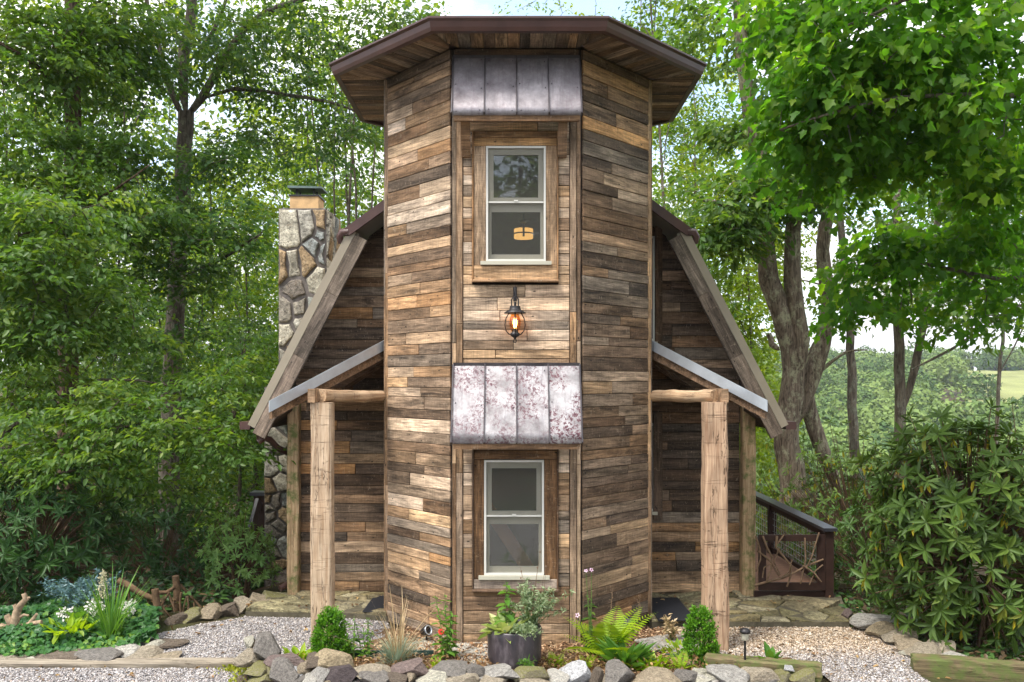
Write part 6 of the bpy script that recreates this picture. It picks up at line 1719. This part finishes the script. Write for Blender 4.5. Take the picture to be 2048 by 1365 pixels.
def stalk_plant(name, label, cat, base, stems, h, leafL, mat, petals=None, group=None, lean=.12, leafkind='oval', npairs=11, wid=.75, flower_px=None):
    root = empty(name, base, label, cat, group); b0 = Vector(base)
    B, A, U, LL = [], [], [], []; tops = []
    sm = MB()
    for k in range(stems):
        p = b0+Vector((R.gauss(0, .035), R.gauss(0, .03), 0)); hh = h*R.uniform(.72, 1.05); ln = Vector((R.gauss(0, lean), R.gauss(0, lean*.6), 1)).normalized()
        q = p+ln*hh; mid = p.lerp(q, .5)+Vector((R.gauss(0, .012), R.gauss(0, .012), 0)); sm.tube([p, mid, q], [.0055, .0045, .003], 5, False); tops.append(q)
        for i in range(npairs):
            t = (i+1.2)/(npairs+.6); c_ = p.lerp(q, t); a0 = i*1.57+R.random()*.6
            for a in (a0, a0+pi):
                B.append(tuple(c_)); A.append((cos(a), sin(a), R.uniform(-.1, .45))); U.append((R.gauss(0, .2), R.gauss(0, .2), 1)); LL.append(leafL*(1.1-.55*t)*R.uniform(.75, 1.15))
    sm.build('stem', M['stem'], root, loc=base)
    aa, s, nn = leaf_frames(np.array(A), np.array(U))
    single = len(B) < 130
    leaves_object('leaves', leafkind, np.array(B), aa, s*wid, nn, np.array(LL), mat, root, RNG.random(len(B))*.99, .3, .3)
    for (pt, kind_, r, m_, pm) in (petals or []):
        c_ = Vector(pt); d = Vector((R.gauss(0, .2), -.7, .7)).normalized(); o = d.orthogonal().normalized(); o2 = d.cross(o)
        n_ = m_; a = np.array([2*pi*i/n_ for i in range(n_)])
        AA = np.array([tuple(o*cos(x)+o2*sin(x)+d*R.uniform(-.1, .25)) for x in a]); BB = np.repeat(np.array(c_)[None], n_, 0)
        pa, ps, pn = leaf_frames(AA, np.repeat(np.array(d)[None], n_, 0))
        fo = leaves_object('flower', 'oval', BB, pa, ps*1.1, pn, np.full(n_, r), pm, root, RNG.random(n_), .1, .1, is_stuff=False)
        MB().lathe([(r*.28, -.004), (r*.25, r*.2), (r*.08, r*.34)], c_, 8).build('flower_centre', M['cone'], root)
        sm2 = MB().tube([c_, c_.lerp(b0, .4), b0], [.003, .004, .004], 5, False); sm2.build('stem', M['stem'], root)
    return root
b = at(895, 1318, 7.95)
stalk_plant('coneflower', 'leafy plant with one red flower at the tower front', 'flower', (b.x, b.y, .02), 5, .62, .11, M['leaf_fresh'], [(at(882, 1264, 7.88), 'c', .034, 11, M['petal_red'])], npairs=12, lean=.10, wid=.6)
b = at(1182, 1300, 8.12)
stalk_plant('phlox', 'tall leafy stalks with pale pink blooms against the tower', 'flower', (b.x, b.y, .03), 2, .62, .11, M['leaf_dark'], [(at(1155, 1231, 8.05), 'p', .028, 5, M['petal_pink']), (at(1172, 1142, 8.05), 'p', .022, 5, M['petal_pink']), (at(1183, 1140, 8.03), 'p', .024, 5, M['petal_pink'])], npairs=8, lean=.07, wid=.8)
b = at(707, 1318, 8.0); stalk_plant('bee_balm', 'thin green stalks right of the left evergreen', 'plant', (b.x, b.y, .02), 3, .44, .085, M['leaf_fresh'], None, None, .12, npairs=6, wid=.7)
b = at(735, 1318, 7.98); stalk_plant('bee_balm', 'bushier green stalks left of the fescue grass', 'plant', (b.x, b.y, .02), 5, .40, .075, M['leaf_fresh'], None, None, .12, npairs=8, wid=.7)
for (px, h, lab) in ((1222, .6, 'thin dry seed stalk behind the fern'), (1277, .52, 'thin dry seed stalk near the right tower corner')):
    b = at(px, 1300, 8.4); ss = empty('seed_stalk', (b.x, b.y, .02), lab, 'seed stalk', 'dry seed stalks at the tower')
    top = Vector((b.x+.02, b.y, h)); MB().tube([(b.x, b.y, .0), (b.x-.01, b.y, h*.5), top], [.003, .003, .002], 5).build('stem', M['twig'], ss)
    sd = MB()
    for k in range(12): z = h*(.55+.04*k); sd.lathe([(.001, -.008), (.007, 0), (.001, .008)], (b.x+.005+R.gauss(0, .01), b.y+R.gauss(0, .008), z), 6)
    sd.build('seed_heads', M['twig'], ss)

# ---------------- the big pot
pc = Vector(at(1029, 1338, 7.82)); pc.z = .0
pot = empty('planter_pot', pc, 'dark glazed round planter pot full of plants at the tower front', 'pot')
MB().lathe([(.21, .0), (.232, .02), (.246, .12), (.25, .30), (.252, .37), (.243, .385), (.228, .38), (.222, .33)], pc, 36, True).build('vessel', M['pot'], pot)
MB().lathe([(.225, .335), (.12, .35), (.01, .355)], pc, 24, True).build('soil', M['bed'], pot)
hp = pc+Vector((-.10, -.06, .35))
tuft('hosta', 'cream and green hosta spilling from the left of the pot', 'hosta', tuple(hp), 44, .17, M['leaf_hosta'], .75, 'oval', 1.15, .55, singles=True, partname='leaf', radius=.10)
stalk_plant('milkweed', 'broad leaved stalk standing tall in the pot', 'plant', tuple(pc+Vector((-.08, .05, .34))), 2, .50, .15, M['leaf_fresh'], None, None, .10, npairs=6, wid=.9)
def airy_bush(name, label, cat, base, n, h, r, leafL, mat, stems=34, kind='kite', off=(0, 0)):
    root = empty(name, base, label, cat); b0 = Vector(base); sm = MB(); B, A = [], []
    for k in range(stems):
        a = R.uniform(0, 6.28); q = b0+Vector((cos(a)*r*R.random()**.6+off[0]*R.random(), sin(a)*r*.8*R.random()**.6+off[1], h*R.uniform(.35, 1.0)))
        mid = b0.lerp(q, .55)+Vector((0, 0, .05)); sm.tube([b0, mid, q], [.004, .003, .0015], 4, False)
        for i in range(n//stems):
            t = R.uniform(.3, 1.05); p = b0.lerp(mid, t*1.0) if t < .5 else mid.lerp(q, (t-.5)*2)
            B.append(tuple(p+Vector((R.gauss(0, .012), R.gauss(0, .012), R.gauss(0, .012))))); A.append((R.gauss(0, 1), R.gauss(0, 1), R.gauss(.5, .7)))
    sm.build('stems', M['stem'], root, loc=base)
    aa, s, nn = leaf_frames(np.array(A), RNG.normal(0, 1, (len(B), 3))+np.array((0, 0, 1.0)))
    leaves_object('foliage', kind, np.array(B), aa, s*.55, nn, leafL*RNG.uniform(.6, 1.2, len(B)), mat, root, RNG.random(len(B)), .2, .3)
    return root
airy_bush('silver_bush', 'airy silver green bush spilling from the right of the pot', 'shrub', tuple(pc+Vector((.12, -.02, .33))), 1700, .46, .30, .045, M['leaf_silver'], 46, off=(.12, 0))
airy_bush('trailing_plant', 'wispy silver plant trailing over the pot front', 'plant', tuple(pc+Vector((.08, -.20, .36))), 500, .05, .20, .04, M['leaf_silver'], 18)
airy_bush('ground_plant', 'rusty tinged seedling plant near the right door mat', 'plant', airy_rust, 260, .24, .12, .05, M['leaf_straw'], 12)
airy_bush('ground_plant', 'small reddish green sprig before the pot', 'plant', tuple(pc+Vector((.12, -.28, .02))), 260, .17, .10, .035, M['leaf_fresh'], 12)
wb = Vector(pc)+Vector((.16, .02, .35)); wd_ = empty('dill_stalks', wb, 'tall wiry seed stems rising from the pot toward the window', 'plant')
for k in range(7):
    q = wb+Vector((R.uniform(-.12, .18), R.uniform(-.02, .06), R.uniform(.45, .72))); MB().tube([wb, wb.lerp(q, .5)+Vector((R.gauss(0, .02), 0, 0)), q], [.003, .0025, .0015], 4).lathe([(.001, -.012), (.009, 0), (.001, .012)], q, 6).build('stem', M['twig'], wd_)

# ---------------- the ivy bed at the left
n = 9000
x = RNG.uniform(-5.6, -3.45, n); y = RNG.uniform(7.98, 9.9, n)
poly = [(-5.6, 8.0), (-3.9, 8.12), (-3.55, 8.5), (-3.75, 8.95), (-3.9, 9.4), (-4.4, 9.9), (-5.6, 9.9)]
k = inside(poly, x, y); x, y = x[k], y[k]; n = len(x)
zz_ = .03+.20*sst(8.0, 8.7, y)*(.6+.4*np.sin(x*4.3)*np.sin(y*5.1))+RNG.uniform(-.05, .04, n)
A = RNG.normal(0, 1, (n, 3)); A[:, 2] = -.15; A[:, 1] -= .5; U = RNG.normal(0, .4, (n, 3))+np.array((0, -.5, 1.0)); a, s, nn = leaf_frames(A, U)
iv = leaves_object('ivy', 'maple', np.stack([x, y, np.maximum(zz_, .0)], 1), a, s, nn, RNG.uniform(.04, .075, n), M['leaf_ivy'], None, np.clip(.45+.35*np.sin(x*3+y*2)*np.sin(x*5.1)+RNG.normal(0, .2, n), 0, 1), .2, .2)
n = 3200; x = RNG.uniform(-8.5, -3.4, n); y = RNG.uniform(9.7, 13.0, n); a, s, nn = leaf_frames(RNG.normal(0, 1, (n, 3))*np.array((1, 1, .3)), RNG.normal(0, .4, (n, 3))+np.array((0, -.3, 1.0)))
leaves_object('ground_cover', 'oval', np.stack([x, y, terrain(x, y)+RNG.uniform(0, .25, n)], 1), a, s, nn, RNG.uniform(.06, .13, n), M['leaf_litter'], None, RNG.uniform(.3, 1, n), .2, .2)
b = at(155, 1235, 9.1); airy_bush('juniper', 'powder blue juniper tuft among the ivy', 'shrub', (b.x, b.y, .15), 2600, .42, .42, .05, M['leaf_blue'], 60)
b = at(140, 1275, 8.5); tuft('lime_plant', 'lime green broad leaves in the middle of the ivy bed', 'plant', (b.x, b.y, .16), 60, .12, M['leaf_fern'], .85, 'oval', 1.1, .35, radius=.25, partname='leaf', singles=True)
b = at(150, 1240, 8.8); tuft('lime_plant', 'bright heart shaped leaves beside the blue juniper', 'plant', (b.x+.1, b.y, .22), 26, .13, M['leaf_fresh'], .85, 'oval', 1.2, .35, radius=.2, partname='leaf', singles=True)
b = at(222, 1290, 8.5); tuft('iris_clump', 'clump of long arching iris blades in the ivy', 'iris', (b.x, b.y, .08), 70, .62, M['leaf_fresh'], .36, 'blade', 1.0, .25, radius=.10, partname='blade', singles=True)
for (px, py, lab) in ((133, 1228, 'white flower cluster nearest the driftwood'), (188, 1214, 'white flower cluster behind the iris blades'), (255, 1215, 'white flower cluster beside the twig fence')):
    c_ = at(px, py, 8.75); b = (c_.x, c_.y, .15)
    ro = empty('white_phlox', b, lab, 'flower', 'white flowers in the ivy bed')
    MB().tube([b, (c_.x, c_.y, c_.z-.02)], .004, 5).build('stem', M['stem'], ro)
    n_ = 60; q = RNG.normal(0, 1, (n_, 3)); q = unit(q)*np.array((.09, .06, .07))*RNG.random((n_, 1))**.4
    a, s, nn = leaf_frames(q+RNG.normal(0, .05, (n_, 3)), RNG.normal(0, .5, (n_, 3))+np.array((0, -1, .5)))
    leaves_object('petals', 'oval', np.array(c_)+q, a, s*1.2, nn, np.full(n_, .035), M['petal_white'], ro, RNG.random(n_), .1, .1)
    B = np.array(b)+RNG.normal(0, .06, (24, 3)); a, s, nn = leaf_frames(RNG.normal(0, 1, (24, 3)), RNG.normal(0, .3, (24, 3))+np.array((0, 0, 1)))
    leaves_object('leaves', 'oval', B, a, s, nn, np.full(24, .08), M['leaf_fresh'], ro, RNG.random(24), .2, .3)
c_ = at(206, 1172, 9.0); ro = empty('astilbe', (c_.x, c_.y, .2), 'cream feathery flower plume above the iris blades', 'flower')
MB().tube([(c_.x, c_.y, .15), tuple(c_)], .005, 5).build('stem', M['stem'], ro)
n_ = 320; t = RNG.random(n_); q = RNG.normal(0, 1, (n_, 3))*np.array((1, 1, .2))*(.012+.03*(1-t))[:, None]; q[:, 2] += -.14+.30*t
a, s, nn = leaf_frames(RNG.normal(0, 1, (n_, 3))+np.array((0, 0, .6)), RNG.normal(0, 1, (n_, 3))); leaves_object('plume', 'kite', np.array(c_)+q, a, s, nn, np.full(n_, .022), M['petal_cream'], ro, RNG.random(n_), .1, .1)
# moss and weeds at the end of the stone wall
for (px, py, Y, n_, lab) in ((515, 1352, 7.5, 260, None), (478, 1335, 7.75, 160, None)):
    c_ = at(px, py, Y); B = np.stack([c_.x+RNG.normal(0, .10, n_), c_.y+RNG.normal(0, .06, n_), np.full(n_, .01)], 1)
    a, s, nn = leaf_frames(RNG.normal(0, .7, (n_, 3))+np.array((0, 0, 1.0)), RNG.normal(0, 1, (n_, 3)))
    leaves_object('moss', 'kite', B, a, s, nn, RNG.uniform(.02, .05, n_), M['leaf_moss'], None, RNG.random(n_), .2, .2)

# ------------------------------------------------------------------ the far hillside
n = 760
yy = 100+245*RNG.random(n)**.85; uu = RNG.uniform(1250, 2700, n); xx = (uu-CX)*yy/F
yr = RNG.uniform(326, 352, 90); xr = (RNG.uniform(1500, 2600, 90)-CX)*yr/F; xx, yy = np.concatenate([xx, xr]), np.concatenate([yy, yr])
keep = ~((xx > .53*yy-3) & (xx < .535*yy+172) & (yy > 194) & (yy < 322)); xx, yy = xx[keep], yy[keep]
B, A, U, LL, TT = [], [], [], [], []
for X_, Y_ in zip(xx, yy):
    r = R.uniform(3.2, 6.2); z0 = tz(X_, Y_)-.6; m = 330; t0 = R.random()
    q = RNG.normal(0, 1, (m, 3)); q[:, 2] = np.abs(q[:, 2]); q[:, 1] = -np.abs(q[:, 1])*1.0; q = unit(q); lump = 1+.10*np.sin(q[:, :1]*9+X_)*np.sin(q[:, 2:]*8+Y_)
    P = np.array((X_, Y_, z0+r*R.uniform(.3, .9)))+q*np.array((r, r, r*1.25))*lump*RNG.uniform(.9, 1.03, (m, 1))
    B.append(P); A.append(RNG.normal(0, 1, (m, 3))); U.append(q+RNG.normal(0, .16, (m, 3))); LL.append(RNG.uniform(.6, 1.2, m)); TT.append(np.clip(t0*.85+RNG.random(m)*.15, 0, .99))
B, A, U, LL, TT = map(np.concatenate, (B, A, U, LL, TT)); a, s, nn = leaf_frames(A, U)
stuff(leaves_object('far_wood', 'kite', B-a*LL[:, None]*.5, a, s*1.3, nn, LL, M['leaf_far'], None, TT, .1, .1))
# under the leaf clumps: rounded canopy bodies, so that no ground shows through
mb = MB()
for X_, Y_ in zip(xx, yy):
    r = 2.4; z0 = tz(X_, Y_); mb.lathe([(r*1.0, -.5), (r*.98, r*.45), (r*.72, r*.9), (r*.25, r*1.15)], (X_, Y_, z0), 9)
cb = mb.build('far_wood', M['leaf_far']); cb.data.attributes.new('tint', 'FLOAT', 'POINT'); stuff(cb)
# meadow on the hill
px_, py_ = np.meshgrid(np.linspace(0, 1, 24), np.linspace(0, 1, 20))
my = 198+py_*128; mx_ = .535*my+px_*160
idm = np.arange(px_.size).reshape(px_.shape)
qm = np.stack([idm[:-1, :-1].ravel(), idm[:-1, 1:].ravel(), idm[1:, 1:].ravel(), idm[1:, :-1].ravel()], 1)
struct(np_object('meadow', np.stack([mx_.ravel(), my.ravel(), terrain(mx_, my).ravel()+1.1], 1), qm, M['meadow'], smooth=True))
for (px, Y, h, r, lab) in ((1902, 238, 11, 5.2, 'round pale green tree at the meadow edge on the hill'), (1955, 226, 8, 5.5, 'olive bushy tree below the hill meadow'), (1985, 326, 9, 6, 'dark tree on the ridge above the meadow left of another'), (2030, 330, 10, 6.5, 'dark tree on the ridge above the meadow at the right edge')):
    X_ = (px-CX)*Y/F; z0 = tz(X_, Y); m = 520
    root = empty('hillside_tree', (X_, Y, z0), lab, 'tree', 'single trees on the far hill')
    MB().tube([(X_, Y, z0-.5), (X_, Y, z0+h*.6)], [.35, .15], 7).build('trunk', M['bark_grey'], root)
    q = unit(RNG.normal(0, 1, (m, 3))); P = np.array((X_, Y, z0+h*.58))+q*np.array((r, r, h*.45))*RNG.random((m, 1))**.35
    a, s, nn = leaf_frames(RNG.normal(0, 1, (m, 3)), q+RNG.normal(0, .4, (m, 3)))
    leaves_object('crown', 'kite', P, a, s*1.3, nn, RNG.uniform(.8, 1.6, m), M['leaf_far'], root, np.clip(RNG.normal(.8 if px == 1902 else .3, .15, m), 0, .99))

# ------------------------------------------------------------------ the thin summer haze that pales the far hill
hz = MB().box((-960, -310, -18.5), (960, 3050, 60)).build('haze', bpy.data.materials.new('summer_haze'))
hm_ = hz.data.materials[0]; hm_.use_nodes = True; ht = hm_.node_tree; ht.nodes.clear()
ho = ht.nodes.new('ShaderNodeOutputMaterial'); hv = ht.nodes.new('ShaderNodeVolumePrincipled')
hv.inputs['Color'].default_value = (0.86, 0.92, 1.0, 1); hv.inputs['Density'].default_value = 0.00028; hv.inputs['Anisotropy'].default_value = 0.2
ht.links.new(hv.outputs[0], ho.inputs['Volume'])
stuff(hz)
